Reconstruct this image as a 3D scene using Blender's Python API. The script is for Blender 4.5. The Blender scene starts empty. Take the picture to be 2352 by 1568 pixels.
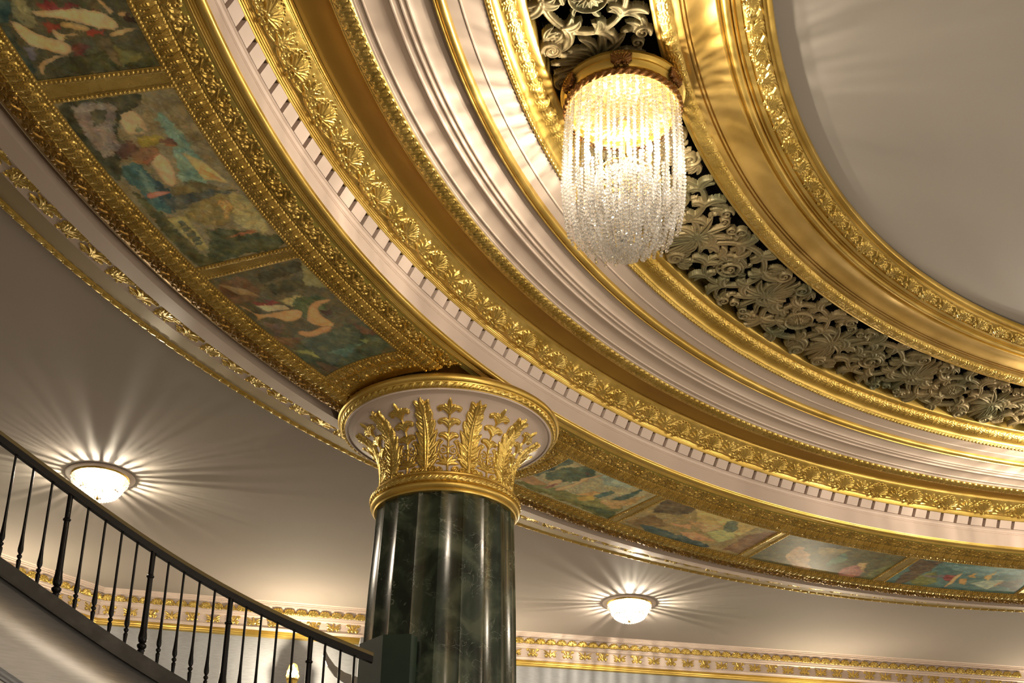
import bpy, math, random
import numpy as np
from mathutils import Vector, Matrix
random.seed(7); RNG = np.random.default_rng(7)
SC = bpy.context.scene
COL = SC.collection
PI = math.pi
# ------------------------------------------------------------------ camera, world, exposure
cam_d = bpy.data.cameras.new('camera'); cam = bpy.data.objects.new('camera', cam_d); COL.objects.link(cam)
PITCH, ROLL, FPX = 0.3522845, 0.0200849, 2942.76
_fw = Vector((0, math.cos(PITCH), math.sin(PITCH))); _u = Vector((0, -math.sin(PITCH), math.cos(PITCH))); _r = Vector((1, 0, 0))
_rt = _r * math.cos(ROLL) + _u * math.sin(ROLL); _up = -_r * math.sin(ROLL) + _u * math.cos(ROLL)
cam.matrix_world = Matrix((( _rt.x, _up.x, -_fw.x, -7.5992), (_rt.y, _up.y, -_fw.y, -4.82205), (_rt.z, _up.z, -_fw.z, 1.6), (0, 0, 0, 1)))
cam_d.sensor_width = 36; cam_d.lens = FPX / 2352 * 36
cam_d.shift_x = -28.12 / 2352; cam_d.shift_y = 514.03 / 2352
cam_d.clip_start = .05; cam_d.clip_end = 200
SC.camera = cam
w = bpy.data.worlds.new('world'); SC.world = w; w.use_nodes = True
w.node_tree.nodes['Background'].inputs[0].default_value = (1.0, .86, .68, 1)
w.node_tree.nodes['Background'].inputs[1].default_value = .52
SC.view_settings.view_transform = 'Standard'; SC.view_settings.look = 'None'
SC.view_settings.exposure = 0.0; SC.view_settings.gamma = 1.0; SC.view_settings.use_curve_mapping = False
SC.cycles.max_bounces = 8; SC.cycles.glossy_bounces = 4; SC.cycles.transmission_bounces = 8; SC.cycles.diffuse_bounces = 3
SC.cycles.caustics_reflective = False; SC.cycles.caustics_refractive = False
SC.cycles.sample_clamp_indirect = 6.0
P_CHAND, P_FLUSH, P_SCONCE, P_FILL = 275.0, 480.0, 125.0, 175.0
WARM = (1.0, .85, .66)
def lamp(name, loc, power, size, color=WARM, parent=None):
    d = bpy.data.lights.new(name, 'POINT'); d.energy = power; d.shadow_soft_size = size; d.color = color
    o = bpy.data.objects.new(name, d); COL.objects.link(o); o.location = loc
    if parent: o.parent = parent
    return o
# ------------------------------------------------------------------ object helpers
def tag(o, label=None, cat=None, group=None, kind=None):
    if label: o['label'] = label
    if cat: o['category'] = cat
    if group: o['group'] = group
    if kind: o['kind'] = kind
    return o
def empty(name, loc=(0, 0, 0), rz=0):
    o = bpy.data.objects.new(name, None); COL.objects.link(o); o.location = loc; o.rotation_euler = (0, 0, rz); o.empty_display_size = .1
    return o
def mesh_np(name, V, F, mat, parent=None, smooth=True, crease=None, colors=None):
    V = np.asarray(V, np.float32).reshape(-1, 3)
    me = bpy.data.meshes.new(name)
    if isinstance(F, np.ndarray):
        n, k = F.shape
        me.vertices.add(len(V)); me.vertices.foreach_set('co', V.ravel())
        me.loops.add(n * k); me.loops.foreach_set('vertex_index', F.astype(np.int32).ravel())
        me.polygons.add(n); me.polygons.foreach_set('loop_start', np.arange(0, n * k, k, dtype=np.int32))
        me.polygons.foreach_set('loop_total', np.full(n, k, np.int32))
        me.update(calc_edges=True); me.validate()
    else:
        me.from_pydata([tuple(map(float, v)) for v in V], [], F)
    if smooth: me.polygons.foreach_set('use_smooth', np.ones(len(me.polygons), bool))
    if colors is not None:
        a = me.color_attributes.new('paint', 'FLOAT_COLOR', 'POINT'); a.data.foreach_set('color', np.asarray(colors, np.float32).ravel())
    me.materials.append(mat); me.update()
    if crease: me.set_sharp_from_angle(angle=math.radians(crease))
    o = bpy.data.objects.new(name, me); COL.objects.link(o)
    if parent: o.parent = parent
    return o
def inst(o, parent=None, loc=None, rot=None, scale=None):
    c = o.copy(); COL.objects.link(c)
    if parent is not None: c.parent = parent
    if loc is not None: c.location = loc
    if rot is not None: c.rotation_euler = rot
    if scale is not None: c.scale = scale
    return c
def gridF(nu, nv, mask=None, flip=False, wrap=False):
    i = np.arange(nu if wrap else nu - 1)[:, None]; j = np.arange(nv - 1)[None, :]
    i2 = (i + 1) % nu
    a = i * nv + j; b = i2 * nv + j; c = i2 * nv + j + 1; d = i * nv + j + 1
    F = np.stack([a, d, c, b] if flip else [a, b, c, d], -1)
    if mask is not None: F = F[mask]
    return F.reshape(-1, 4)
def compact(V, F):
    u, inv = np.unique(F.ravel(), return_inverse=True)
    return V.reshape(-1, 3)[u], inv.reshape(F.shape), u
class MB:
    """collects simple solids into one mesh"""
    def __init__(s): s.v = []; s.f = []
    def add(s, V, F):
        k = len(s.v); s.v += [tuple(map(float, v)) for v in V]; s.f += [tuple(int(i) + k for i in f) for f in F]
    def box(s, c, d, rz=0):
        cx, cy, cz = c; x, y, z = d[0] / 2, d[1] / 2, d[2] / 2; co, si = math.cos(rz), math.sin(rz)
        V = [(cx + a * x * co - b * y * si, cy + a * x * si + b * y * co, cz + e * z) for a in (-1, 1) for b in (-1, 1) for e in (-1, 1)]
        s.add(V, [(0, 1, 3, 2), (4, 6, 7, 5), (0, 4, 5, 1), (2, 3, 7, 6), (0, 2, 6, 4), (1, 5, 7, 3)])
    def lathe(s, prof, n=24, c=(0, 0, 0), flute=None, cap=True):
        V = []; m = len(prof)
        for i in range(n):
            a = 2 * PI * i / n
            for (r, z) in prof:
                rr = r * (flute(a, z) if flute else 1); V.append((c[0] + rr * math.cos(a), c[1] + rr * math.sin(a), c[2] + z))
        F = [(i * m + j, ((i + 1) % n) * m + j, ((i + 1) % n) * m + j + 1, i * m + j + 1) for i in range(n) for j in range(m - 1)]
        if cap: F += [tuple(i * m for i in range(n))[::-1], tuple(i * m + m - 1 for i in range(n))]
        s.add(V, F)
    def tube(s, pts, r, n=8, closed=False):
        pts = [Vector(p) for p in pts]; m = len(pts); V = []
        rs = r if isinstance(r, (list, tuple)) else [r] * m
        for k, p in enumerate(pts):
            if closed: t = (pts[(k + 1) % m] - pts[k - 1]).normalized()
            else: t = (pts[min(k + 1, m - 1)] - pts[max(k - 1, 0)]).normalized()
            up = Vector((0, 0, 1)) if abs(t.z) < .95 else Vector((1, 0, 0))
            a = t.cross(up).normalized(); b = t.cross(a)
            V += [p + (a * math.cos(2 * PI * i / n) + b * math.sin(2 * PI * i / n)) * rs[k] for i in range(n)]
        R = m if closed else m - 1
        F = [(k * n + i, k * n + (i + 1) % n, ((k + 1) % m) * n + (i + 1) % n, ((k + 1) % m) * n + i) for k in range(R) for i in range(n)]
        if not closed: F += [tuple(range(n))[::-1], tuple((m - 1) * n + i for i in range(n))]
        s.add(V, F)
    def sweep(s, pts, prof):
        """prof: (side, up) closed section swept along a 3D path with horizontal sideways axis"""
        pts = [Vector(p) for p in pts]; m = len(pts); n = len(prof); V = []
        for k, p in enumerate(pts):
            t = (pts[min(k + 1, m - 1)] - pts[max(k - 1, 0)]); t.z = 0; t.normalize(); sd = Vector((t.y, -t.x, 0))
            V += [p + sd * a + Vector((0, 0, b)) for a, b in prof]
        F = [(k * n + i, k * n + (i + 1) % n, (k + 1) * n + (i + 1) % n, (k + 1) * n + i) for k in range(m - 1) for i in range(n)]
        F += [tuple(range(n))[::-1], tuple((m - 1) * n + i for i in range(n))]
        s.add(V, F)
    def build(s, name, mat, parent=None, smooth=False, crease=35):
        return mesh_np(name, np.array(s.v), s.f, mat, parent, smooth, crease if smooth else None)
# ------------------------------------------------------------------ materials
def srgb(c):
    c = np.array(c, float) / 255; return tuple(np.where(c <= .04045, c / 12.92, ((c + .055) / 1.055) ** 2.4))
def mat(name, color, rough=.5, metal=0.0, noise=None, bump=None, spec=None, coat=0, rough_var=None, aniso=None):
    m = bpy.data.materials.new(name); m.use_nodes = True; nt = m.node_tree; N = nt.nodes; L = nt.links; b = N['Principled BSDF']
    b.inputs['Base Color'].default_value = (*color, 1); b.inputs['Roughness'].default_value = rough; b.inputs['Metallic'].default_value = metal
    if spec is not None: b.inputs['Specular IOR Level'].default_value = spec
    if coat: b.inputs['Coat Weight'].default_value = coat; b.inputs['Coat Roughness'].default_value = .12
    tc = N.new('ShaderNodeTexCoord')
    def tex(scale, detail=4, stretch=None):
        t = N.new('ShaderNodeTexNoise'); t.inputs['Scale'].default_value = scale; t.inputs['Detail'].default_value = detail
        if stretch:
            mp = N.new('ShaderNodeMapping'); mp.inputs['Scale'].default_value = stretch; L.new(tc.outputs['Object'], mp.inputs[0]); L.new(mp.outputs[0], t.inputs['Vector'])
        else: L.new(tc.outputs['Object'], t.inputs['Vector'])
        return t
    if noise:
        c2, sc, lo, hi = noise[:4]; t = tex(sc, 6, noise[4] if len(noise) > 4 else None); r = N.new('ShaderNodeValToRGB')
        r.color_ramp.elements[0].position = lo; r.color_ramp.elements[1].position = hi
        r.color_ramp.elements[0].color = (*color, 1); r.color_ramp.elements[1].color = (*c2, 1)
        L.new(t.outputs[0], r.inputs[0]); L.new(r.outputs[0], b.inputs['Base Color'])
    if rough_var:
        t = tex(rough_var[0], 5); mr = N.new('ShaderNodeMapRange'); mr.inputs['To Min'].default_value = rough_var[1]; mr.inputs['To Max'].default_value = rough_var[2]
        mr.inputs['From Min'].default_value = .3; mr.inputs['From Max'].default_value = .7
        L.new(t.outputs[0], mr.inputs[0]); L.new(mr.outputs[0], b.inputs['Roughness'])
    if bump:
        t = tex(bump[0], 5, bump[2] if len(bump) > 2 else None); bp = N.new('ShaderNodeBump'); bp.inputs['Strength'].default_value = bump[1]; bp.inputs['Distance'].default_value = .01
        L.new(t.outputs[0], bp.inputs['Height']); L.new(bp.outputs[0], b.inputs['Normal'])
    return m
GOLD = mat('gold_leaf', (.76, .56, .17), .30, .9, ((.56, .38, .08), 3.0, .35, .7), (60, .10), rough_var=(9, .22, .42))
GOLD_S = mat('gold_frame_leaf', (.74, .53, .15), .24, .93, ((.50, .33, .07), 4.0, .35, .7), (90, .15), rough_var=(12, .16, .34))
GOLD_D = mat('shaded_gold', (.36, .21, .045), .30, .85, ((.22, .12, .025), 5.0, .35, .7), (90, .15), rough_var=(12, .2, .4))  # darker copy of the frame gold: outermost band's shade put into the colour
GOLD_B = mat('gold_band', (.74, .53, .15), .36, .88, ((.54, .36, .075), 1.6, .35, .7), (25, .07), rough_var=(4, .28, .5))
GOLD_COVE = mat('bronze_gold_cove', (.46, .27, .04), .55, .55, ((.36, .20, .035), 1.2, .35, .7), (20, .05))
GOLD_INNER = mat('satin_gold_cove', (.70, .48, .15), .42, .8, ((.50, .32, .075), 2.2, .3, .7), (8, .06), rough_var=(3, .32, .55))
OLIVE = mat('olive_gold_strip', (.42, .34, .07), .45, .5, ((.34, .26, .06), 4, .4, .6))
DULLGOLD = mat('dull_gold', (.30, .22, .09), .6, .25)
CREAM = mat('cream_plaster', (.66, .545, .45), .55, 0, ((.62, .50, .41), .8, .35, .7), (3, .03))
CREAM_B = mat('pink_cream_plaster', (.68, .55, .47), .5, 0, ((.64, .52, .44), 1.1, .35, .7), (12, .03))
GREY = mat('grey_ceiling_paint', (.41, .355, .315), .75, 0, ((.37, .335, .285), .5, .35, .7), (2, .02), spec=.2)
DOMEG = mat('grey_dome_paint', (.36, .33, .29), .42, 0, ((.345, .315, .275), .6, .35, .7))
GRILLE = mat('antique_grille_gold', (.27, .205, .095), .45, .40, ((.12, .125, .06), 2.2, .42, .68), (30, .2), rough_var=(8, .42, .7))
BLACK = mat('black_void', (.004, .004, .004), .9)
IRON = mat('black_iron', (.006, .0055, .006), .28, .0, None, (60, .1), spec=.22)
RAILW = mat('handrail_wood', (.17, .125, .045), .45, .1)
STONE = mat('dark_polished_stone', (.014, .013, .012), .25, 0, ((.045, .042, .037), 5, .5, .75), None, spec=.45)
SILVER = mat('silver_wallcloth', (.46, .455, .45), .34, .75, ((.40, .395, .39), 30, .35, .65, (.25, .25, 2.5)), (160, .08, (.10, .10, 1.6)))
SILVER.node_tree.nodes['Principled BSDF'].inputs['Anisotropic'].default_value = .3
SILVER.node_tree.nodes['Principled BSDF'].inputs['Anisotropic Rotation'].default_value = .25
_tg = SILVER.node_tree.nodes.new('ShaderNodeTangent'); _tg.direction_type = 'RADIAL'; _tg.axis = 'Z'
SILVER.node_tree.links.new(_tg.outputs[0], SILVER.node_tree.nodes['Principled BSDF'].inputs['Tangent'])
PAN = mat('canopy_gold', (.55, .42, .17), .38, .95, ((.40, .28, .08), 14, .4, .6), (35, .5))
WALLC = mat('grey_linen_wallcloth', (.37, .385, .41), .6, .1, ((.31, .32, .34), 40, .35, .65, (.3, .3, 3)), (200, .2, (.3, .3, 1.5)))
FLOOR = mat('marble_floor', (.66, .58, .48), .4, 0, ((.60, .52, .42), 1, .4, .6))
BOXG = mat('dark_green_paint', (.006, .022, .014), .5, 0, ((.012, .03, .016), 4, .4, .7), (10, .1))
BRONZE = mat('brown_bronze', (.20, .09, .025), .4, .7)
def marble():
    m = bpy.data.materials.new('green_scagliola'); m.use_nodes = True; nt = m.node_tree; N = nt.nodes; L = nt.links; b = N['Principled BSDF']
    tc = N.new('ShaderNodeTexCoord')
    n1 = N.new('ShaderNodeTexNoise'); n1.inputs['Scale'].default_value = 2.3; n1.inputs['Detail'].default_value = 7; n1.inputs['Distortion'].default_value = 1.4; L.new(tc.outputs['Object'], n1.inputs['Vector'])
    r1 = N.new('ShaderNodeValToRGB'); e = r1.color_ramp.elements; e[0].position = .36; e[0].color = (.009, .017, .012, 1); e[1].position = .66; e[1].color = (.085, .105, .07, 1)
    k = e.new(.52); k.color = (.030, .046, .031, 1); L.new(n1.outputs[0], r1.inputs[0])
    # curling pale veins: thin iso-lines of a distorted noise, present only in patches
    n2 = N.new('ShaderNodeTexNoise'); n2.inputs['Scale'].default_value = 4.2; n2.inputs['Detail'].default_value = 2.5; n2.inputs['Distortion'].default_value = 2.8; L.new(tc.outputs['Object'], n2.inputs['Vector'])
    r2 = N.new('ShaderNodeValToRGB'); e = r2.color_ramp.elements; e[0].position = .485; e[0].color = (0, 0, 0, 1); e[1].position = .52; e[1].color = (0, 0, 0, 1); k = e.new(.5); k.color = (1, 1, 1, 1); L.new(n2.outputs[0], r2.inputs[0])
    n3 = N.new('ShaderNodeTexNoise'); n3.inputs['Scale'].default_value = 5; n3.inputs['Detail'].default_value = 3; L.new(tc.outputs['Object'], n3.inputs['Vector'])
    r3 = N.new('ShaderNodeValToRGB'); e = r3.color_ramp.elements; e[0].position = .5; e[0].color = (0, 0, 0, 1); e[1].position = .62; e[1].color = (1, 1, 1, 1); L.new(n3.outputs[0], r3.inputs[0])
    mu = N.new('ShaderNodeMath'); mu.operation = 'MULTIPLY'; L.new(r2.outputs[0], mu.inputs[0]); L.new(r3.outputs[0], mu.inputs[1])
    mx = N.new('ShaderNodeMixRGB'); mx.inputs[2].default_value = (.16, .19, .15, 1); L.new(mu.outputs[0], mx.inputs[0]); L.new(r1.outputs[0], mx.inputs[1])
    L.new(mx.outputs[0], b.inputs['Base Color']); b.inputs['Roughness'].default_value = .2; b.inputs['Specular IOR Level'].default_value = .6; b.inputs['Coat Weight'].default_value = .2
    return m
MARBLE = marble()
def paintmat():
    m = bpy.data.materials.new('oil_paint'); m.use_nodes = True; nt = m.node_tree; N = nt.nodes; L = nt.links; b = N['Principled BSDF']
    a = N.new('ShaderNodeVertexColor'); a.layer_name = 'paint'; L.new(a.outputs[0], b.inputs['Base Color']); b.inputs['Roughness'].default_value = .4; b.inputs['Specular IOR Level'].default_value = .35
    tc = N.new('ShaderNodeTexCoord'); t = N.new('ShaderNodeTexNoise'); t.inputs['Scale'].default_value = 70; L.new(tc.outputs['Object'], t.inputs['Vector'])
    bp = N.new('ShaderNodeBump'); bp.inputs['Strength'].default_value = .15; bp.inputs['Distance'].default_value = .005; L.new(t.outputs[0], bp.inputs['Height']); L.new(bp.outputs[0], b.inputs['Normal'])
    return m
OIL = paintmat()
def glassmat(name, rough, tint=(1, 1, 1), mixt=.25):
    m = bpy.data.materials.new(name); m.use_nodes = True; nt = m.node_tree; N = nt.nodes; L = nt.links; N.remove(N['Principled BSDF'])
    g = N.new('ShaderNodeBsdfGlass'); g.inputs['IOR'].default_value = 1.55; g.inputs['Roughness'].default_value = rough; g.inputs['Color'].default_value = (*tint, 1)
    t = N.new('ShaderNodeBsdfTransparent'); mx = N.new('ShaderNodeMixShader'); mx.inputs[0].default_value = mixt
    tl = N.new('ShaderNodeBsdfTranslucent'); tl.inputs['Color'].default_value = (.95, .95, .93, 1); m2 = N.new('ShaderNodeMixShader'); m2.inputs[0].default_value = .06
    L.new(g.outputs[0], mx.inputs[1]); L.new(t.outputs[0], mx.inputs[2]); L.new(mx.outputs[0], m2.inputs[1]); L.new(tl.outputs[0], m2.inputs[2]); L.new(m2.outputs[0], N['Material Output'].inputs[0])
    return m
CRYSTAL = glassmat('cut_crystal', .0)
def emis(name, c, s):
    m = bpy.data.materials.new(name); m.use_nodes = True; b = m.node_tree.nodes['Principled BSDF']; b.inputs['Base Color'].default_value = (*c, 1)
    b.inputs['Emission Color'].default_value = (*c, 1); b.inputs['Emission Strength'].default_value = s; return m
BULB = emis('lit_bulb', (1, .90, .74), 60)
SHADE = emis('added_lamp_shade', (1, .88, .70), 4)
# ------------------------------------------------------------------ relief tiles (height maps sampled into real geometry)
class Tile:
    def __init__(s, w, h, res=.0035, wrap=True):
        s.w, s.h, s.res, s.wrap = w, h, res, wrap; s.nx, s.ny = max(4, round(w / res)), max(4, round(h / res))
        s.dx, s.dy = w / s.nx, h / s.ny; s.A = np.zeros((s.nx, s.ny), np.float32)
        s.x = (np.arange(s.nx) + .5) * s.dx; s.y = (np.arange(s.ny) + .5) * s.dy
    def seg(s, p, q, r0, r1, H, groove=0., base=0.):
        for off in ((-s.w, 0, s.w) if s.wrap else (0,)):
            x0, x1 = p[0] + off, q[0] + off; R = max(r0, r1)
            i0 = max(0, int((min(x0, x1) - R) / s.dx)); i1 = min(s.nx, int((max(x0, x1) + R) / s.dx) + 2)
            j0 = max(0, int((min(p[1], q[1]) - R) / s.dy)); j1 = min(s.ny, int((max(p[1], q[1]) + R) / s.dy) + 2)
            if i0 >= i1 or j0 >= j1: continue
            X = s.x[i0:i1, None]; Y = s.y[None, j0:j1]; dx, dy = x1 - x0, q[1] - p[1]; LL = dx * dx + dy * dy + 1e-12
            t = np.clip(((X - x0) * dx + (Y - p[1]) * dy) / LL, 0, 1); d = np.hypot(X - x0 - t * dx, Y - p[1] - t * dy); r = r0 + (r1 - r0) * t
            u = d / np.maximum(r, 1e-5); h = np.where(u < 1, base + (H - base) * np.sqrt(np.maximum(0, 1 - u * u)) - groove * H * np.exp(-(u * 3.2) ** 2), 0)
            s.A[i0:i1, j0:j1] = np.maximum(s.A[i0:i1, j0:j1], h)
    def stroke(s, pts, rad, H, groove=0., base=0.):
        """one brush stroke: a rounded ridge of varying width, with an optional groove along its spine"""
        n = len(pts); R = rad if isinstance(rad, (list, tuple, np.ndarray)) else [rad] * n; xs = [p[0] for p in pts]; ys = [p[1] for p in pts]; Rm = max(R)
        for off in ((-s.w, 0, s.w) if s.wrap else (0,)):
            i0 = max(0, int((min(xs) + off - Rm) / s.dx)); i1 = min(s.nx, int((max(xs) + off + Rm) / s.dx) + 2)
            j0 = max(0, int((min(ys) - Rm) / s.dy)); j1 = min(s.ny, int((max(ys) + Rm) / s.dy) + 2)
            if i0 >= i1 or j0 >= j1: continue
            X = s.x[i0:i1, None]; Y = s.y[None, j0:j1]; Um = np.full((i1 - i0, j1 - j0), 9.0)
            for k in range(n - 1):
                x0 = xs[k] + off; dx, dy = xs[k + 1] - xs[k], ys[k + 1] - ys[k]; LL = dx * dx + dy * dy + 1e-12
                t = np.clip(((X - x0) * dx + (Y - ys[k]) * dy) / LL, 0, 1); d = np.hypot(X - x0 - t * dx, Y - ys[k] - t * dy)
                np.minimum(Um, d / np.maximum(R[k] + (R[k + 1] - R[k]) * t, 1e-5), out=Um)
            h = np.where(Um < 1, base + (H - base) * np.sqrt(np.maximum(0, 1 - Um * Um)) - groove * H * np.exp(-(Um * 3.0) ** 2), 0)
            s.A[i0:i1, j0:j1] = np.maximum(s.A[i0:i1, j0:j1], h)
    def leaf(s, p, ang, L, wid, H, curl=0., groove=.35, n=7, base=0.):
        pts, rad = [], []; x, y, a = p[0], p[1], ang
        for k in range(n):
            t = k / (n - 1); pts.append((x, y)); rad.append(wid * (math.sin(PI * min(1, .12 + t * .85)) ** .7) + .001)
            x += math.cos(a) * L / (n - 1); y += math.sin(a) * L / (n - 1); a += curl / (n - 1)
        s.stroke(pts, rad, H, groove, base); return pts[-1]
    def volute(s, c, R, w, a0, turns, H, sgn=1, n=30, groove=0.):
        pts = [(c[0] + R * (1 - .86 * k / n) * math.cos(a0 + sgn * 2 * PI * turns * k / n), c[1] + R * (1 - .86 * k / n) * math.sin(a0 + sgn * 2 * PI * turns * k / n)) for k in range(n + 1)]
        s.stroke(pts, [w * (1 - .55 * k / n) for k in range(n + 1)], H, groove)
        s.dot(c, w * .8, H)
    def dot(s, c, r, H): s.seg(c, (c[0] + 1e-4, c[1]), r, r, H)
    def ring(s, c, r, w, H, n=28, ey=1.):
        s.stroke([(c[0] + r * math.cos(2 * PI * k / n), c[1] + ey * r * math.sin(2 * PI * k / n)) for k in range(n + 1)], w, H)
    def shell(s, c, ang, R, H, ribs=7, spread=1.15):
        for k in range(ribs):
            a = ang + (k / (ribs - 1) - .5) * 2 * spread; q = (c[0] + R * math.cos(a), c[1] + R * math.sin(a))
            s.seg((c[0] + .15 * R * math.cos(a), c[1] + .15 * R * math.sin(a)), q, R * .07, R * .19, H, .55, H * .25)
        t = (math.cos(ang + PI / 2), math.sin(ang + PI / 2))
        for g in (-1, 1): s.volute((c[0] + g * t[0] * R * .3 - math.cos(ang) * R * .18, c[1] + g * t[1] * R * .3 - math.sin(ang) * R * .18), R * .22, R * .07, ang, 1.3, H * .9, g)
    def palmette(s, c, ang, R, H, n=7, spread=1.1, wid=.13):
        for k in range(n):
            f = k / (n - 1) - .5; a = ang + f * 2 * spread; L = R * (1 - .35 * abs(f * 2)); s.leaf(c, a, L, R * wid, H, curl=f * 1.3, groove=.4)
        s.dot(c, R * .13, H)
    def sample(s, U, Vv):
        fx = U / s.dx - .5; fy = Vv / s.dy - .5
        i = np.floor(fx).astype(int); j = np.floor(fy).astype(int); tx = fx - i; ty = fy - j
        if s.wrap: i0, i1 = i % s.nx, (i + 1) % s.nx
        else: i0, i1 = np.clip(i, 0, s.nx - 1), np.clip(i + 1, 0, s.nx - 1)
        j0, j1 = np.clip(j, 0, s.ny - 1), np.clip(j + 1, 0, s.ny - 1)
        out = (1 - tx) * ((1 - ty) * s.A[i0, j0] + ty * s.A[i0, j1]) + tx * ((1 - ty) * s.A[i1, j0] + ty * s.A[i1, j1])
        return np.where((Vv < 0) | (Vv > s.h), 0, out)
# ------------------------------------------------------------------ tiles
def t_shell():
    t = Tile(.478, .215, .003)
    t.shell((.12, .052), PI / 2 - .12, .118, .034)
    t.palmette((.362, .05), PI / 2 - .12, .125, .030, 7, 1.15, .11)
    for cx, s in ((.245, 1), (.475, -1)):
        t.volute((cx, .045), .026, .008, PI / 2, 1.3, .020, s)
        t.stroke([(cx - .02, .09), (cx - .005, .115), (cx + .02, .10)], [.003, .006, .003], .014)
    for x0, sg in ((.245, 1), (.003, -1)):
        t.leaf((x0, .03), PI / 2 - sg * .25, .12, .010, .018, curl=sg * .9); t.leaf((x0, .03), PI / 2 + sg * .5, .08, .009, .016, curl=-sg * .9); t.dot((x0 + sg * .03, .16), .009, .014)
    for a, b in (((.16, .03), (.23, .022)), ((.26, .022), (.33, .035)), ((.40, .035), (.46, .022)), ((.01, .022), (.08, .03))): t.stroke([a, b], .008, .018)
    return t
def t_smallleaf():
    t = Tile(.078, .125, .0028)
    t.stroke([(.010, .01), (.006, .07), (.02, .108), (.039, .115), (.058, .108), (.072, .07), (.068, .01)], .0045, .012)
    t.leaf((.039, .012), PI / 2, .09, .013, .016, groove=.6)
    for g in (-1, 1): t.leaf((.039 + g * .004, .02), PI / 2 - g * .6, .05, .006, .013, curl=-g * .8)
    t.dot((.078, .02), .007, .012)
    return t
def t_bead(p=.031, r=.0115):
    t = Tile(p, .03, .0025); t.dot((p / 2, .015), r, .013); return t
def t_egg():
    t = Tile(.092, .116, .0028)
    t.stroke([(.010, .118), (.009, .04), (.022, .012), (.046, .004), (.070, .012), (.083, .04), (.082, .118)], .0055, .013)
    t.leaf((.046, .112), -PI / 2, .075, .011, .015, groove=.5)
    for k in range(3):
        for g in (-1, 1): t.leaf((.046, .085 - .018 * k), -PI / 2 + g * .5, .034, .0055, .013, curl=g * .9)
    t.dot((.046, .022), .0115, .016)
    return t
def t_scroll():
    t = Tile(.27, .124, .003)
    n = 40; t.stroke([(.27 * k / n, .062 + .026 * math.sin(2 * PI * k / n)) for k in range(n + 1)], .0065, .015)
    t.volute((.065, .045), .030, .009, 1.2, 1.5, .018, 1); t.volute((.20, .080), .030, .009, -1.9, 1.5, .018, 1)
    for x, y, a in ((.10, .09, 2.2), (.13, .10, 1.5), (.02, .06, 2.6), (.16, .04, -.8), (.235, .03, -1.3), (.25, .06, .4), (.12, .05, -1.9), (.0, .03, -.6), (.04, .095, 1.2), (.17, .11, .4)):
        for d in (-.5, 0, .5): t.leaf((x, y), a + d, .042, .006, .016, curl=.7)
    for x, y in ((.09, .02), (.135, .062), (.22, .108), (.03, .10)): t.dot((x, y), .008, .014)
    return t
def t_inner():
    W = 2 * PI * 6.42 / 79; t = Tile(W, .130, .003)
    t.shell((.105, .030), PI / 2 + .25, .082, .026, 7, 1.2); t.shell((.345, .040), PI / 2 - .5, .075, .024, 6, 1.1)
    for x0, s in ((.18, 1), (.42, 1)):
        t.stroke([(x0 - .02, .105), (x0 + .03, .118), (x0 + .075, .09), (x0 + .085, .05), (x0 + .06, .02)], [.003, .007, .008, .007, .003], .018)
        t.volute((x0 + .02, .075), .022, .007, 0, 1.3, .018, -1); t.volute((x0 + .05, .045), .018, .006, 2, 1.2, .017, 1)
        t.leaf((x0 - .01, .05), -.4, .05, .007, .017, curl=-1)
        t.leaf((x0, .03), .2, .05, .006, .014, curl=.8)
    return t
def t_bigleaf(h=.115):
    W = 2 * PI * 7.92 / 267; t = Tile(W, h, .003); c = W / 2
    for g in (-1, 1):
        t.stroke([(c, h * .98), (c + g * .030, h * .90), (c + g * .048, h * .66), (c + g * .046, h * .38), (c + g * .024, h * .10)], .0030, .0075)
        t.stroke([(c + g * .093, h * .90), (c + g * .075, h * .80), (c + g * .060, h * .52), (c + g * .064, h * .2)], .0028, .0065)
        for k in range(5):
            y = h * (.84 - .155 * k); t.stroke([(c, y), (c + g * .016, y - .016), (c + g * .038, y - .020)], [.002, .0042, .0022], .0060)
        for k in range(4):
            y = h * (.80 - .19 * k); t.stroke([(c + g * .060, y), (c + g * .078, y - .010), (c + g * .093, y - .004)], .0024, .0045)
    t.stroke([(c, h * .95), (c, h * .06)], .0034, .0065)
    return t
def t_reel():
    t = Tile(.046, .034, .0025); t.seg((.012, .016), (.026, .016), .0125, .0125, .015); t.seg((.039, .004), (.039, .03), .003, .003, .010); return t
def t_crown():
    t = Tile(.62, .228, .003)
    c = (.155, .03)
    t.palmette(c, PI / 2, .165, .022, 5, .85, .11)
    for g in (-1, 1):
        t.volute((c[0] + g * .095, .125), .038, .011, PI / 2, 1.35, .022, g); t.volute((c[0] + g * .068, .042), .032, .010, -PI / 2, 1.3, .02, -g)
        t.stroke([(c[0], .03), (c[0] + g * .06, .08), (c[0] + g * .12, .165), (c[0] + g * .10, .19)], [.01, .012, .008, .004], .020)
        t.leaf((c[0] + g * .03, .14), PI / 2 - g * .5, .075, .012, .02, curl=-g * .6)
    c = (.465, .028)
    t.leaf(c, PI / 2, .185, .018, .024)
    for g in (-1, 1):
        t.leaf(c, PI / 2 - g * .5, .185, .016, .024, curl=-g * 1.1); t.leaf(c, PI / 2 - g * 1.05, .145, .015, .022, curl=-g * .9); t.leaf((c[0], .07), PI / 2 - g * .7, .12, .012, .022, curl=-g * .4)
        t.volute((c[0] + g * .075, .038), .026, .009, 0, 1.2, .02, g)
    return t
def t_rope():
    t = Tile(.12, .05, .0028)
    t.leaf((.0, .012), .35, .105, .016, .018, curl=-.3, groove=.5); t.leaf((.03, .036), .1, .07, .009, .014); t.dot((.115, .025), .010, .016)
    return t
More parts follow.
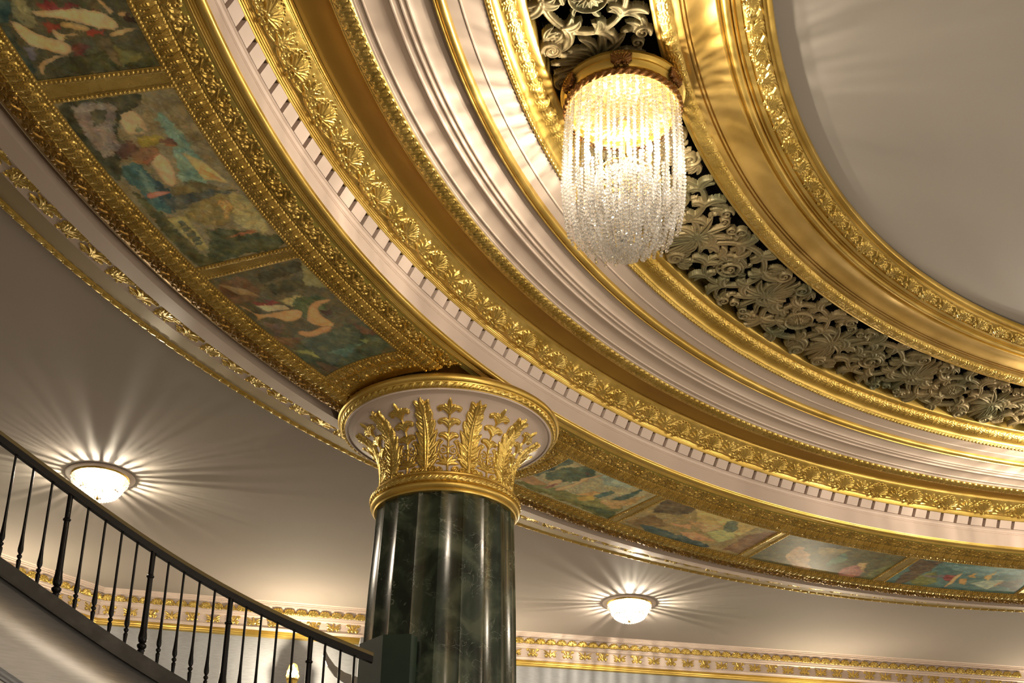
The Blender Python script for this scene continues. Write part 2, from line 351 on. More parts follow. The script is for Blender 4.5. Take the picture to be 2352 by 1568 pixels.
def t_grille():
    W = 2 * PI * 7.44 / 21; Hh = .762; t = Tile(W, Hh, .0042); H = .055
    cA, cB = (W * .25, .395), (W * .75, .375)
    # broad acanthus bursts where one scroll hands over to the next
    for xm, sg in ((W * .5, 1), (W * 1.0, -1)):
        y0 = .38 - sg * .03
        for k in range(9):
            a = sg * PI / 2 + (k - 4) * .47; t.leaf((xm, y0), a, .30 - .022 * abs(k - 4), .032, H * .92, curl=(k - 4) * .42, groove=.45, base=H * .40)
        for k in range(6):
            a = -sg * PI / 2 + (k - 2.5) * .6; t.leaf((xm + .02, y0 - sg * .04), a, .29 - .03 * abs(k - 2.5), .030, H * .8, curl=-(k - 2.5) * .7, groove=.4, base=H * .36)
        for g in (-1, 1):
            t.volute((xm + g * .155, y0 - sg * .275), .075, .019, PI / 2 * g, 1.75, H, g * sg); t.volute((xm + g * .075, y0 + sg * .285), .045, .014, 0, 1.5, H * .9, -g)
            t.stroke([(xm, y0), (xm + g * .06, y0 - sg * .12), (xm + g * .10, y0 - sg * .22)], [.026, .022, .018], H * .85, .3, H * .4)
            t.stroke([(xm + g * .02, y0 + sg * .1), (xm + g * .12, y0 + sg * .17), (xm + g * .20, y0 + sg * .25)], [.014, .011, .008], H * .6)
            t.dot((xm + g * .205, y0 + sg * .262), .027, H * .9); t.leaf((xm + g * .205, y0 + sg * .262), g * .3 + sg, .07, .018, H * .7, base=H * .3)
            for d in (0, .55, 1.1): t.leaf((xm + g * .25, y0 - sg * .30), -sg * .2 + (0 if g > 0 else PI) + d * g * sg, .13, .020, H * .75, curl=g * sg * 1.3, base=H * .35)
    for c, s, rose in ((cA, 1, True), (cB, -1, False)):
        n = 72; pts, rad = [], []
        for k in range(n + 1):
            f = k / n; R = .340 - .165 * f if rose else .345 - .205 * f; a = (PI * .95 if s > 0 else PI * 1.05) + s * 2 * PI * 1.30 * f
            pts.append((c[0] + R * 1.16 * math.cos(a), c[1] + R * .98 * math.sin(a))); rad.append(.029 - .011 * f)
        for k in range(1, n - 3, 7):
            (x0, y0), (x1, y1) = pts[k], pts[k + 1]; a = math.atan2(y1 - y0, x1 - x0); q = (k // 7) % 2; sh = 1 - .35 * k / n
            for g in (-1, 1):
                out = g * s < 0; L = (.25 if out else .16) * sh * (1 if q else .88)
                t.leaf((x0, y0), a + g * .30, L, .042 * sh, H * (.92 + .08 * q), curl=g * 1.8, groove=.22, base=H * .45, n=12)
                t.leaf((x0, y0), a + g * .80, L * .8, .028 * sh, H * .78, curl=g * 1.8, groove=.25, base=H * .38, n=10)
                if out and q: t.leaf((x0, y0), a + g * 1.3, L * .85, .022, H * .6, curl=-g * 1.4, groove=.3, base=H * .33, n=9)
        for k in range(7):
            a = 2 * PI * k / 7 + .2; t.leaf((c[0] + .115 * math.cos(a), c[1] + .105 * math.sin(a)), a - .6, .10, .019, H * .60, curl=1.7, groove=.35, base=H * .33)
        for gx in (-1, 1):
            for gy in (-1, 1):
                vx, vy = c[0] + gx * .40, (.075 if gy < 0 else Hh - .075); t.volute((vx, vy), .058, .017, gx * gy, 1.6, H * .85, gx * gy)
                for d in (-.7, 0, .7): t.leaf((vx, vy), math.atan2(-gy * .2, -gx) + d, .15, .024, H * .62, curl=gx * gy * 1.2, base=H * .34)
        t.stroke(pts, rad, H * .80, .2, H * .40)
        if rose:
            t.seg(c, (c[0] + .001, c[1]), .118, .118, H * .55, 0, H * .40); t.ring(c, .126, .013, H * 1.0)
            for k in range(14): a = 2 * PI * k / 14; t.leaf((c[0] + .038 * math.cos(a), c[1] + .038 * math.sin(a)), a, .072, .0165, H * .85, groove=.45, base=H * .42)
            for k in range(6): a = 2 * PI * k / 6; t.dot((c[0] + .030 * math.cos(a), c[1] + .030 * math.sin(a)), .015, H * 1.15)
        else:
            t.volute(c, .088, .022, .5, 1.6, H, 1); t.ring(c, .122, .012, H * .8, ey=.88)
            for k in range(9): a = 2 * PI * k / 9; t.leaf((c[0] + .09 * math.cos(a), c[1] + .08 * math.sin(a)), a + .5, .09, .017, H * .75, curl=1.6, base=H * .3)
            t.dot(c, .03, H * 1.1)
    return t
# ------------------------------------------------------------------ surfaces of revolution about the room's centre
def thetas(R, du, lo=86., hi=186., coarse=1.2):
    d = np.degrees(du / R); dense = np.arange(lo, hi, d); rest = np.arange(hi, lo + 360 - .5 * coarse, coarse); return np.concatenate([dense, rest])
def arc_profile(P, nv, spl=False):
    P = np.array(P, float)
    if spl:
        Q = []; n = len(P)
        for i in range(n - 1):
            p0, p1, p2, p3 = P[max(i - 1, 0)], P[i], P[i + 1], P[min(i + 2, n - 1)]
            for t in np.linspace(0, 1, 12, endpoint=False): Q.append(.5 * ((2 * p1) + (-p0 + p2) * t + (2 * p0 - 5 * p1 + 4 * p2 - p3) * t * t + (-p0 + 3 * p1 - 3 * p2 + p3) * t ** 3))
        Q.append(P[-1]); P = np.array(Q)
    s = np.r_[0, np.cumsum(np.hypot(*np.diff(P, axis=0).T))]; v = np.linspace(0, s[-1], nv)
    r = np.interp(v, s, P[:, 0]); z = np.interp(v, s, P[:, 1]); tr, tz = np.gradient(r), np.gradient(z); L = np.hypot(tr, tz)
    return r, z, -tz / L, tr / L, v
def revolve(name, P, mat_, du=.09, parent=None, poly=True, kind='structure', crease=30):
    """plain moulding: the profile points are kept as they are"""
    P = np.array(P, float); th = np.radians(thetas(P[:, 0].mean(), du)); n = len(th)
    V = np.stack([np.cos(th)[:, None] * P[None, :, 0], np.sin(th)[:, None] * P[None, :, 0], np.broadcast_to(P[None, :, 1], (n, len(P)))], -1)
    o = mesh_np(name, V, gridF(n, len(P), wrap=True), mat_, parent, True, crease)
    if parent is None: tag(o, kind=kind)
    return o
def relief(name, P, mat_, tile, period_deg, phase, nv, du=.006, v0=0., amp=1., spl=True, parent=None, maskh=None, lo=86., hi=186., extra=None):
    r, z, nr, nz, v = arc_profile(P, nv, spl); R = r.mean()
    if maskh is None: th = thetas(R, du, lo, hi)
    else: th = np.arange(lo, hi, np.degrees(du / R))
    U = ((phase - th) / period_deg * tile.w)[:, None] + 0 * v[None, :]; h = tile.sample(U, (v - v0)[None, :] + 0 * U) * amp
    if extra is not None: h = h + extra(th[:, None], v[None, :])
    c, s = np.cos(np.radians(th))[:, None], np.sin(np.radians(th))[:, None]
    rr = r[None] + nr[None] * h; zz = z[None] + nz[None] * h
    V = np.stack([c * rr, s * rr, zz], -1)
    if maskh is None: F = gridF(len(th), nv, wrap=True); V = V.reshape(-1, 3)
    else:
        k = h > maskh; F = gridF(len(th), nv, k[:-1, :-1] | k[1:, :-1] | k[1:, 1:] | k[:-1, 1:]); V, F, _ = compact(V, F)
    o = mesh_np(name, V, F, mat_, parent, True)
    if parent is None: tag(o, kind='structure')
    return o
CX, CY = -8.341, 6.163           # column axis
# lobby-side crown moulding
TR = {}
TR['crown'] = revolve('trim_1', [(12.0, 7.27), (11.90, 7.262), (11.885, 7.235), (11.87, 7.225)], CREAM)
relief('rope_moulding', [(11.87, 7.228), (11.845, 7.195), (11.815, 7.19), (11.795, 7.20)], GOLD, t_rope(), .585, 120, 22, .008, v0=.02, parent=TR['crown'])
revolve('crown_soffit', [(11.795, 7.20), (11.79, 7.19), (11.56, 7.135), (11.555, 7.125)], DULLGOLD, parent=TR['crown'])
cove = [(11.555, 7.125), (11.50, 7.128), (11.42, 7.112), (11.36, 7.080), (11.337, 7.058)]
cr = revolve('crown_cove', [(a, b) for a, b in zip(*arc_profile(cove, 12, True)[:2])], CREAM, parent=TR['crown'])
relief('crown_ornament', cove, GOLD, t_crown(), 3.103, 121, 60, .0075, v0=.012, parent=TR['crown'], maskh=.0015, extra=lambda a, b: 0.0 * a * b, hi=190)['kind'] = 'stuff'
revolve('crown_fillet', [(11.337, 7.058), (11.335, 7.048), (11.19, 7.016), (11.155, 7.010), (11.152, 7.13), (11.096, 7.13)], CREAM, parent=TR['crown'])
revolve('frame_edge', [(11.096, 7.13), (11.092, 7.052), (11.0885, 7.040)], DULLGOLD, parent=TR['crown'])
# painted soffit: gilt frame bands, dividers and the ring round the column, one relief
SZ = ([9.68, 9.815, 9.964, 10.758, 10.931, 10.99, 11.04, 11.07, 11.089], [7.145, 7.11, 7.072, 7.040, 7.014, 7.008, 7.016, 7.028, 7.046])
PANELS = [(181.75, 171.7), (170.65, 160.6), (159.75, 149.0), (138.6, 128.4), (127.55, 118.1), (117.2, 107.6), (106.6, 97.0), (96.1, 86.5)]
RHO = 1.39
def soffit():
    R = np.arange(9.68, 11.088, .0050); th = np.arange(86, 184, np.degrees(.0052 / 10.3)); T = th[:, None] + 0 * R[None]; Rg = R[None] + 0 * T
    x, y = Rg * np.cos(np.radians(T)), Rg * np.sin(np.radians(T)); rho = np.hypot(x - CX, y - CY); phi = np.arctan2(y - CY, x - CX)
    bead, egg, scr = t_bead(), t_egg(), t_scroll()
    def frame(u, v):
        h = bead.sample(u * 1.0, v - .002) + egg.sample(u, v - .036) + scr.sample(u, v - .160)
        h += np.where((v > .030) & (v < .036), .003, 0) - .006 * np.exp(-((v - .153) / .004) ** 2) + .006 * np.exp(-((v - .160) / .004) ** 2) + .004 * np.exp(-((v - .147) / .003) ** 2)
        h += np.where((v > .036) & (v < .15), .012 * np.sin(PI * (v - .036) / .114), 0)
        return np.where(v >= 0, h * .95, 0)
    uR = np.radians(180 - T)
    v1, v2, v3 = 9.964 - Rg, Rg - 10.758, RHO - rho
    h = np.where(v1 > 0, frame(uR * 9.84, v1), np.where(v2 > 0, frame(uR * 10.92, v2), np.where(v3 > 0, frame(phi * 1.25, v3), 0)))
    inside = (v1 < 0) & (v2 < 0) & (v3 < 0); panel = np.zeros_like(inside)
    for a, b in PANELS:
        ea = np.radians(a - T) * Rg; eb = np.radians(T - b) * Rg; panel |= inside & (ea > .004) & (eb > .004)
        for e in (ea, eb):
            m = inside & (e < 0) & (e > -.034); h = np.where(m, bead.sample(10.758 - Rg, -e - .002), h)
            h = np.where(inside & (e < -.032) & (e > -.040), .004, h)
    h = np.where((rho < 1.0), -.02, h)
    z = np.interp(R, *SZ)[None] - h
    k = ~panel; F = gridF(len(th), len(R), k[:-1, :-1] | k[1:, 1:])
    V, F, _ = compact(np.stack([x, y, z], -1), F)
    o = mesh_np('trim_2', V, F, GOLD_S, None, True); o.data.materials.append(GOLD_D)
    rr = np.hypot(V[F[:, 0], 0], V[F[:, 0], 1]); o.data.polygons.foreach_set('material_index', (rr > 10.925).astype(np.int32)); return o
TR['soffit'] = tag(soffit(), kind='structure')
TR['arch'] = revolve('trim_3', [(9.68, 7.142), (9.672, 7.150), (9.650, 7.152), (9.648, 7.142), (9.642, 7.150), (9.634, 7.143), (9.628, 7.152), (9.618, 7.146), (9.612, 7.155)] +
    [(9.585 + .030 * math.cos(a), 7.168 + .026 * math.sin(a)) for a in np.linspace(-.3, -PI, 10)] + [(9.556, 7.172), (9.553, 7.182)], GOLD_B, crease=45)
revolve('olive_strip', [(9.705, 7.136), (9.672, 7.1445), (9.669, 7.152)], OLIVE, parent=TR['arch'])
TR['fascia'] = revolve('trim_4', [(9.556, 7.178), (9.559, 7.19), (9.580, 7.335), (9.585, 7.336), (9.586, 7.346), (9.580, 7.348), (9.582, 7.360), (9.587, 7.361), (9.588, 7.370), (9.582, 7.372), (9.572, 7.392), (9.560, 7.398), (9.560, 7.406), (9.615, 7.412), (9.610, 7.52), (9.50, 7.52)], CREAM_B, crease=25)
# dentils: separate blocks
dp = 360 / 317
def dentil():
    g = .148 / 2; q = [(9.558, 7.412), (9.509, 7.494), (9.612, 7.515), (9.616, 7.412)]
    V = []
    for s in (-1, 1):
        for r, z in q: a = s * g / 9.54; V.append((r * math.cos(a), r * math.sin(a), z))
    m = MB(); m.add(V, [(0, 1, 2, 3)[::-1], (4, 5, 6, 7), (0, 1, 5, 4), (1, 2, 6, 5), (2, 3, 7, 6), (3, 0, 4, 7)]); return m.build('dentil', CREAM_B, TR['fascia'])
d0 = dentil(); k0 = 0
for k in range(-31, 48):
    a = math.radians(126.771 + dp * (k + .5))
    if k0 == 0: d0.rotation_euler.z = a; k0 = 1
    else: inst(d0, rot=(0, 0, a))
TR['ogee'] = revolve('trim_5', [(9.515, 7.492), (9.505, 7.497), (9.500, 7.508), (9.492, 7.505), (9.487, 7.514), (9.479, 7.511), (9.474, 7.521), (9.466, 7.519), (9.462, 7.528), (9.455, 7.527)], GOLD_B, crease=45)
relief('shell_frieze', [(9.458, 7.528), (9.41, 7.542), (9.34, 7.580), (9.29, 7.618), (9.268, 7.640)], GOLD, t_shell(), 360 / 123, 147.43 + 360 / 123 * .25, 62, .0062, v0=.004, parent=TR['ogee'])
revolve('frieze_reeding', [(9.268, 7.632), (9.262, 7.640), (9.256, 7.634), (9.250, 7.644), (9.238, 7.640), (9.236, 7.656)], GOLD_B, parent=TR['ogee'], crease=45)
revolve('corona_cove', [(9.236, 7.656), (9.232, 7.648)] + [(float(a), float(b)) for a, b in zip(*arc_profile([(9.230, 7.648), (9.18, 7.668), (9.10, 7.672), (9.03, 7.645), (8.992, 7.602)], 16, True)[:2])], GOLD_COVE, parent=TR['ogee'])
TR['lip'] = relief('trim_6', [(8.992, 7.602), (8.985, 7.592), (8.965, 7.590), (8.93, 7.582), (8.89, 7.583), (8.862, 7.590), (8.852, 7.600)], GOLD, t_smallleaf(), .501, 120, 44, .0055, v0=.022)
TR['cream'] = revolve('trim_7', [(8.852, 7.598), (8.840, 7.600), (8.838, 7.608), (8.798, 7.612), (8.796, 7.602), (8.788, 7.602), (8.784, 7.612)] + [(8.784 - .158 * t, 7.612 + .018 * math.sin(PI * t)) for t in np.linspace(.05, .95, 8)] +
    [(8.628, 7.614), (8.625, 7.604), (8.616, 7.604), (8.610, 7.616), (8.572, 7.622), (8.567, 7.608), (8.558, 7.608), (8.554, 7.620), (8.528, 7.624), (8.526, 7.612), (8.517, 7.612), (8.512, 7.622)] +
    [(8.512 - .152 * t, 7.622 + .040 * t ** .6) for t in np.linspace(.06, 1, 9)], CREAM, crease=28)
TR['torus'] = revolve('trim_8', [(8.368, 7.660), (8.366, 7.628), (8.362, 7.612), (8.352, 7.609), (8.347, 7.616)] + [(8.318 + .030 * math.cos(a), 7.636 + .028 * math.sin(a)) for a in np.linspace(-.4, -PI, 9)] + [(8.286, 7.652)], GOLD_B, crease=45)
TR['cream2'] = revolve('trim_9', [(8.288, 7.652), (8.208, 7.656), (8.206, 7.648), (8.198, 7.648), (8.195, 7.657), (8.062, 7.664), (8.056, 7.664)], CREAM, crease=25)
TR['grframe'] = relief('trim_10', [(8.058, 7.664), (8.052, 7.655), (8.034, 7.650), (8.016, 7.662)], GOLD, t_reel(), .3273, 120, 16, .0045, v0=.010)
revolve('cavetto', [(8.016, 7.662), (8.012, 7.674), (7.995, 7.690), (7.976, 7.694)], GOLD_B, parent=TR['grframe'], crease=45)
relief('leaf_torus', [(7.976, 7.694), (7.962, 7.696), (7.93, 7.698), (7.90, 7.710), (7.882, 7.730), (7.876, 7.745)], GOLD_B, t_bigleaf(), 360 / 267, 112.137 + .5 * 360 / 267, 34, .0065, v0=.004, parent=TR['grframe'])
revolve('grille_fillet', [(7.876, 7.742), (7.862, 7.742), (7.828, 7.748), (7.820, 7.756), (7.820, 7.95)], GOLD_B, parent=TR['grframe'], crease=45)
gr = relief('pierced_scroll_grille', [(7.835, 7.800), (7.045, 7.822)], GRILLE, t_grille(), 360 / 21, 133.8 + 360 / 84, 170, .0052, v0=.010, spl=False, maskh=.0115)
gr['kind'] = 'structure'; gr.name = 'trim_11'
TR['inframe'] = revolve('trim_12', [(7.057, 7.95), (7.057, 7.789), (7.050, 7.783), (7.034, 7.782), (7.030, 7.788)], GOLD_B, crease=45)
relief('inner_leaf_torus', [(7.030, 7.788), (7.01, 7.775), (6.975, 7.770), (6.94, 7.776), (6.918, 7.794)], GOLD_B, t_bigleaf(.118), 360 / 239, 120, 30, .007, v0=.003, parent=TR['inframe'])
revolve('inner_cove', [(6.918, 7.794), (6.905, 7.796), (6.895, 7.790), (6.872, 7.792), (6.868, 7.812), (6.860, 7.812), (6.857, 7.794), (6.846, 7.795), (6.843, 7.815), (6.836, 7.815), (6.833, 7.797)] +
    [(6.828 - .180 * t, 7.797 + .012 * t + .020 * math.sin(PI * t)) for t in np.linspace(0, 1, 10)], GOLD_INNER, parent=TR['inframe'], crease=40)
revolve('inner_reeding', [(6.648, 7.809), (6.642, 7.800), (6.632, 7.803), (6.626, 7.822), (6.618, 7.822), (6.612, 7.803)] + [(6.585 + .024 * math.cos(a), 7.812 + .018 * math.sin(a)) for a in np.linspace(-.2, -PI, 7)] +
    [(6.556, 7.826), (6.550, 7.812), (6.540, 7.812), (6.534, 7.828), (6.524, 7.828), (6.520, 7.806), (6.492, 7.806), (6.489, 7.818)], GOLD_B, parent=TR['inframe'], crease=40)
relief('inner_shell_frieze', [(6.489, 7.818), (6.46, 7.806), (6.42, 7.802), (6.385, 7.808), (6.359, 7.820)], GOLD, t_inner(), 360 / 79, 161.41 + 360 / 79 * .21, 44, .006, v0=.004, parent=TR['inframe'])
revolve('dome_lip', [(6.359, 7.822), (6.354, 7.812), (6.342, 7.815), (6.338, 7.826), (6.326, 7.826), (6.318, 7.822), (6.300, 7.824), (6.294, 7.832), (6.294, 7.87), (6.34, 7.90)], GOLD_B, parent=TR['inframe'], crease=40)
tag(revolve('ceiling_dome', [(6.50, 7.885), (6.28, 7.90)] + [(6.28 * (1 - t), 7.90 + .75 * (1 - (1 - t) ** 2)) for t in np.linspace(.04, .999, 22)], DOMEG), kind='structure')
tag(revolve('ceiling_plenum', [(7.95, 8.45), (6.95, 8.45), (6.95, 7.93), (6.96, 7.90)], BLACK), kind='structure')
revolve('plenum_side', [(7.95, 8.45), (7.95, 7.80), (7.84, 7.80)], BLACK, parent=bpy.data.objects['ceiling_plenum'])
# paintings
PAINT = {
 'p2': (170.65, 160.6, (150, 140, 105), [
([(0.139,0.676),(0.286,0.731),(0.497,0.518),(0.52,0.757),(0.509,0.869),(0.364,0.846),(0.228,0.835),(0.096,0.772)],(130,170,150)),
([(-0.0,0.793),(0.007,1.007),(0.49,1.043),(0.377,0.991),(0.262,0.85)],(140,130,95)),
([(0.326,0.729),(0.497,0.75),(0.546,0.938),(0.392,0.847)],(215,195,130)),
([(0.453,0.736),(0.535,0.906),(0.511,0.888),(0.429,0.785)],(225,170,100)),
([(0.064,0.469),(0.078,0.593),(0.167,0.626),(0.207,0.57),(0.207,0.394),(0.151,0.409)],(215,185,135)),
([(0.329,0.439),(0.313,0.574),(0.41,0.579),(0.502,0.5),(0.5,0.403),(0.428,0.393)],(225,190,140)),
([(0.143,0.56),(0.194,0.564),(0.189,0.498)],(150,160,120)),
([(0.011,-0.005),(-0.008,0.158),(-0.001,0.677),(0.033,0.74),(0.087,0.642),(0.066,0.506),(0.201,0.309),(0.242,0.342),(0.307,0.176),(0.411,0.128),(0.416,0.032),(0.258,-0.038)],(60,65,45)),
([(0.015,0.15),(0.022,0.476),(0.074,0.447),(0.199,0.29),(0.24,0.323),(0.282,0.187),(0.298,0.059),(0.189,0.053),(0.087,0.09)],(150,138,128)),
([(0.06,0.215),(0.046,0.38),(0.125,0.297),(0.137,0.201)],(100,100,75)),
([(0.237,0.285),(0.24,0.407),(0.3,0.41),(0.313,0.254),(0.282,0.187)],(95,65,55)),
([(0.313,0.254),(0.347,0.34),(0.674,0.279),(0.628,0.131),(0.411,0.128),(0.389,0.113)],(70,115,115)),
([(0.327,0.258),(0.425,0.286),(0.583,0.284),(0.469,0.229)],(120,160,150)),
([(0.429,0.326),(0.533,0.372),(0.667,0.288),(0.595,0.246)],(50,80,90)),
([(0.214,0.48),(0.198,0.621),(0.24,0.657),(0.285,0.564),(0.278,0.468),(0.261,0.424)],(165,150,60)),
([(0.309,0.281),(0.275,0.429),(0.285,0.564),(0.313,0.574),(0.366,0.394),(0.346,0.321)],(140,100,65)),
([(0.243,0.612),(0.249,0.771),(0.281,0.752),(0.281,0.674),(0.275,0.597)],(110,65,45)),
([(0.272,0.642),(0.286,0.731),(0.294,0.711),(0.284,0.628)],(205,140,95)),
([(0.348,0.35),(0.312,0.564),(0.334,0.506),(0.363,0.364)],(180,110,75)),
([(0.499,0.393),(0.504,0.52),(0.496,0.663),(0.541,0.811),(0.569,0.8),(0.559,0.338)],(110,100,60)),
([(0.549,0.306),(0.569,0.8),(0.568,1.002),(0.591,0.932),(0.62,0.489),(0.657,0.267),(0.597,0.266)],(80,90,85)),
([(0.514,0.171),(0.51,0.288),(0.53,0.41),(0.544,0.3),(0.552,0.153)],(215,140,120)),
([(0.62,0.489),(0.591,0.932),(0.69,0.841),(0.791,0.601),(0.748,0.381),(0.682,0.351)],(150,135,80)),
([(0.645,0.722),(0.662,0.874),(0.755,0.646)],(200,160,90)),
([(0.571,0.888),(0.628,0.992),(0.908,0.995),(0.799,0.673),(0.66,0.854)],(190,180,120)),
([(0.768,0.415),(0.848,0.793),(0.935,1.061),(0.996,0.988),(1.0,0.243),(1.019,-0.005),(0.907,0.325)],(70,80,50)),
([(0.858,0.539),(0.834,0.952),(0.871,0.643)],(190,120,80)),
([(0.42,0.072),(0.679,0.179),(0.888,0.177),(0.992,0.254),(1.024,0.054),(0.951,0.008),(0.688,0.047)],(75,80,50)),
([(0.677,0.163),(0.682,0.351),(0.902,0.293),(0.899,0.198)],(195,185,115)),
([(0.714,0.219),(0.714,0.285),(0.871,0.275),(0.867,0.207)],(90,100,80)),
([(0.736,0.201),(0.737,0.278),(0.746,0.277),(0.745,0.2)],(170,160,105)),
([(0.772,0.2),(0.768,0.277),(0.778,0.276),(0.781,0.199)],(170,160,105)),
([(0.808,0.198),(0.805,0.275),(0.814,0.274),(0.817,0.196)],(170,160,105)),
([(0.842,0.198),(0.84,0.272),(0.849,0.271),(0.852,0.197)],(170,160,105)),
 ]),
 'p1': (181.75, 171.7, (80, 80, 55), [
([(0.632,0.084),(0.664,0.185),(0.737,0.093),(0.758,-0.026)],(50,80,75)),
([(0.664,0.185),(0.668,0.335),(0.783,0.239),(0.794,0.255),(0.766,0.201),(0.713,0.139)],(150,150,110)),
([(0.908,0.389),(0.916,0.683),(0.925,1.013),(0.984,0.998),(0.987,0.709),(0.99,0.307),(0.961,0.19),(0.923,0.343)],(60,65,35)),
([(0.877,0.721),(0.929,0.961),(0.987,0.709),(0.94,0.717)],(125,125,70)),
([(0.841,0.642),(0.838,0.711),(0.987,0.709),(0.973,0.664)],(120,105,70)),
([(1.0,0.043),(0.99,1.002),(1.023,0.269)],(90,85,55)),
([(0.759,-0.008),(0.761,0.065),(0.955,0.048),(0.974,-0.016)],(55,70,60)),
([(0.668,0.344),(0.683,0.538),(0.713,0.691),(0.713,0.508),(0.709,0.374)],(135,45,45)),
([(0.743,0.301),(0.758,0.443),(0.778,0.422),(0.796,0.309)],(150,60,45)),
([(0.795,0.593),(0.806,0.733),(0.824,0.649),(0.822,0.576)],(160,60,45)),
([(0.73,0.712),(0.743,0.792),(0.753,0.765)],(120,40,40)),
([(0.706,0.276),(0.707,0.468),(0.713,0.6),(0.738,0.806),(0.777,0.844),(0.811,0.86),(0.812,0.764),(0.792,0.653),(0.755,0.521),(0.736,0.411),(0.732,0.294)],(225,195,140)),
([(0.68,0.786),(0.681,0.813),(0.74,0.878),(0.75,0.841)],(220,185,130)),
([(0.758,0.434),(0.767,0.547),(0.797,0.647),(0.812,0.595),(0.784,0.435)],(205,175,115)),
([(0.759,0.935),(0.745,1.012),(0.783,0.997),(0.785,0.921)],(60,45,35)),
([(0.747,0.9),(0.743,0.967),(0.764,0.939),(0.763,0.895)],(215,175,120)),
([(0.823,0.745),(0.82,0.823),(0.814,0.951),(0.82,0.964),(0.842,0.812),(0.839,0.739)],(215,180,120)),
([(0.851,0.074),(0.872,0.176),(0.934,0.093),(0.911,0.062)],(120,115,125)),
([(0.742,0.088),(0.744,0.151),(0.815,0.241),(0.835,0.362),(0.866,0.435),(0.902,0.385),(0.898,0.292),(0.873,0.204),(0.847,0.108)],(225,190,135)),
([(0.786,0.339),(0.788,0.384),(0.814,0.384),(0.815,0.535),(0.83,0.501),(0.82,0.397),(0.843,0.411),(0.846,0.35)],(220,185,130)),
([(0.902,0.385),(0.909,0.28),(0.947,0.127),(0.984,0.073),(0.956,0.067),(0.92,0.14),(0.898,0.283)],(215,180,125)),
([(0.876,0.414),(0.858,0.529),(0.882,0.562),(0.912,0.472),(0.909,0.398)],(110,60,50)),
 ]),
 'p3': (159.75, 150.4, (95, 90, 60), [
([(0.614,-0.01),(0.614,0.726),(0.586,1.027),(0.934,1.037),(0.974,0.028)],(72,88,66)),
([(0.652,0.025),(0.701,0.192),(0.818,0.219),(0.748,0.118)],(155,165,100)),
([(0.761,0.326),(0.779,0.768),(0.87,0.448)],(70,110,95)),
([(0.793,0.104),(0.915,0.281),(0.949,0.067)],(85,65,45)),
([(0.557,0.889),(0.778,1.044),(0.706,0.868)],(110,80,60)),
([(0.739,0.732),(0.762,0.902),(0.798,0.779)],(130,150,95)),
([(0.035,0.492),(0.026,0.98),(0.103,0.985),(0.116,0.45)],(60,60,35)),
([(0.142,0.449),(0.154,1.053),(0.23,0.962),(0.213,0.487)],(65,65,35)),
([(0.026,0.113),(0.033,0.398),(0.158,0.394),(0.239,0.249),(0.227,0.025),(0.113,-0.046)],(110,80,50)),
([(0.052,0.043),(0.136,0.257),(0.209,0.307),(0.154,0.131)],(170,140,90)),
([(0.246,0.443),(0.267,0.717),(0.409,0.735),(0.389,0.555),(0.319,0.478)],(190,175,110)),
([(0.015,0.992),(0.11,1.025),(0.3,1.043),(0.206,0.827)],(150,145,90)),
([(0.27,0.58),(0.308,0.866),(0.367,0.959),(0.487,0.543),(0.437,0.436)],(70,90,50)),
([(0.395,0.055),(0.459,0.246),(0.532,0.025)],(130,110,95)),
([(0.491,-0.039),(0.611,0.274),(0.629,0.061)],(130,95,60)),
([(0.242,0.192),(0.288,0.453),(0.313,0.211)],(140,55,45)),
([(0.266,0.175),(0.315,0.451),(0.358,0.46),(0.336,0.229)],(205,185,135)),
([(0.212,0.013),(0.262,0.077),(0.346,0.092),(0.358,0.46),(0.392,0.569),(0.445,0.478),(0.458,0.318),(0.366,0.204),(0.38,-0.029),(0.362,0.104)],(215,165,105)),
([(0.422,0.58),(0.34,0.741),(0.359,0.953),(0.377,0.897),(0.384,0.751),(0.455,0.675),(0.584,0.729),(0.567,0.574),(0.485,0.458)],(215,165,105)),
([(0.528,0.306),(0.579,0.412),(0.546,0.62),(0.599,0.655),(0.622,0.404),(0.577,0.252)],(205,150,95)),
([(0.421,0.72),(0.425,0.853),(0.471,0.828),(0.483,0.742)],(60,35,25)),
 ]),
 'q1': (137.3, 128.4, (190, 185, 140), [
([(0.425,1.018),(0.525,1.042),(0.816,1.064),(0.701,0.851),(0.581,0.797)],(165,185,165)),
([(0.136,0.313),(0.108,0.975),(0.229,1.029),(0.19,0.694),(0.203,0.393)],(75,95,80)),
([(0.183,0.569),(0.291,0.986),(0.416,1.034),(0.463,0.738),(0.375,0.481),(0.272,0.328)],(80,100,75)),
([(0.802,0.424),(0.826,1.046),(0.87,1.019),(0.896,0.454),(0.875,0.377)],(65,95,85)),
([(0.674,0.435),(0.691,0.725),(0.747,0.687),(0.725,0.388)],(70,105,95)),
([(0.149,0.078),(0.333,0.278),(0.608,0.302),(0.926,0.545),(0.995,0.224),(1.001,-0.031),(0.501,0.078),(0.195,-0.002)],(120,125,65)),
([(0.69,0.129),(0.971,0.293),(0.99,0.026)],(70,90,50)),
([(0.727,0.354),(0.889,0.623),(0.971,1.056),(0.961,0.313),(0.848,0.326)],(195,160,100)),
([(0.123,0.13),(0.17,0.317),(0.333,0.278),(0.266,0.126)],(185,140,85)),
([(0.309,0.298),(0.319,0.506),(0.354,0.509),(0.381,0.383),(0.342,0.26)],(225,185,130)),
([(0.418,0.682),(0.435,0.79),(0.491,0.993),(0.502,0.973),(0.457,0.763),(0.476,0.657),(0.462,0.221),(0.398,0.233),(0.447,0.597)],(225,185,130)),
([(0.568,0.296),(0.627,0.561),(0.687,0.571),(0.674,0.435)],(225,180,110)),
([(0.368,0.846),(0.385,0.883),(0.403,0.795)],(90,50,45)),
([(0.333,0.164),(0.373,0.401),(0.373,0.197)],(150,80,75)),
([(0.603,0.254),(0.665,0.454),(0.727,0.354),(0.662,0.188)],(215,180,85)),
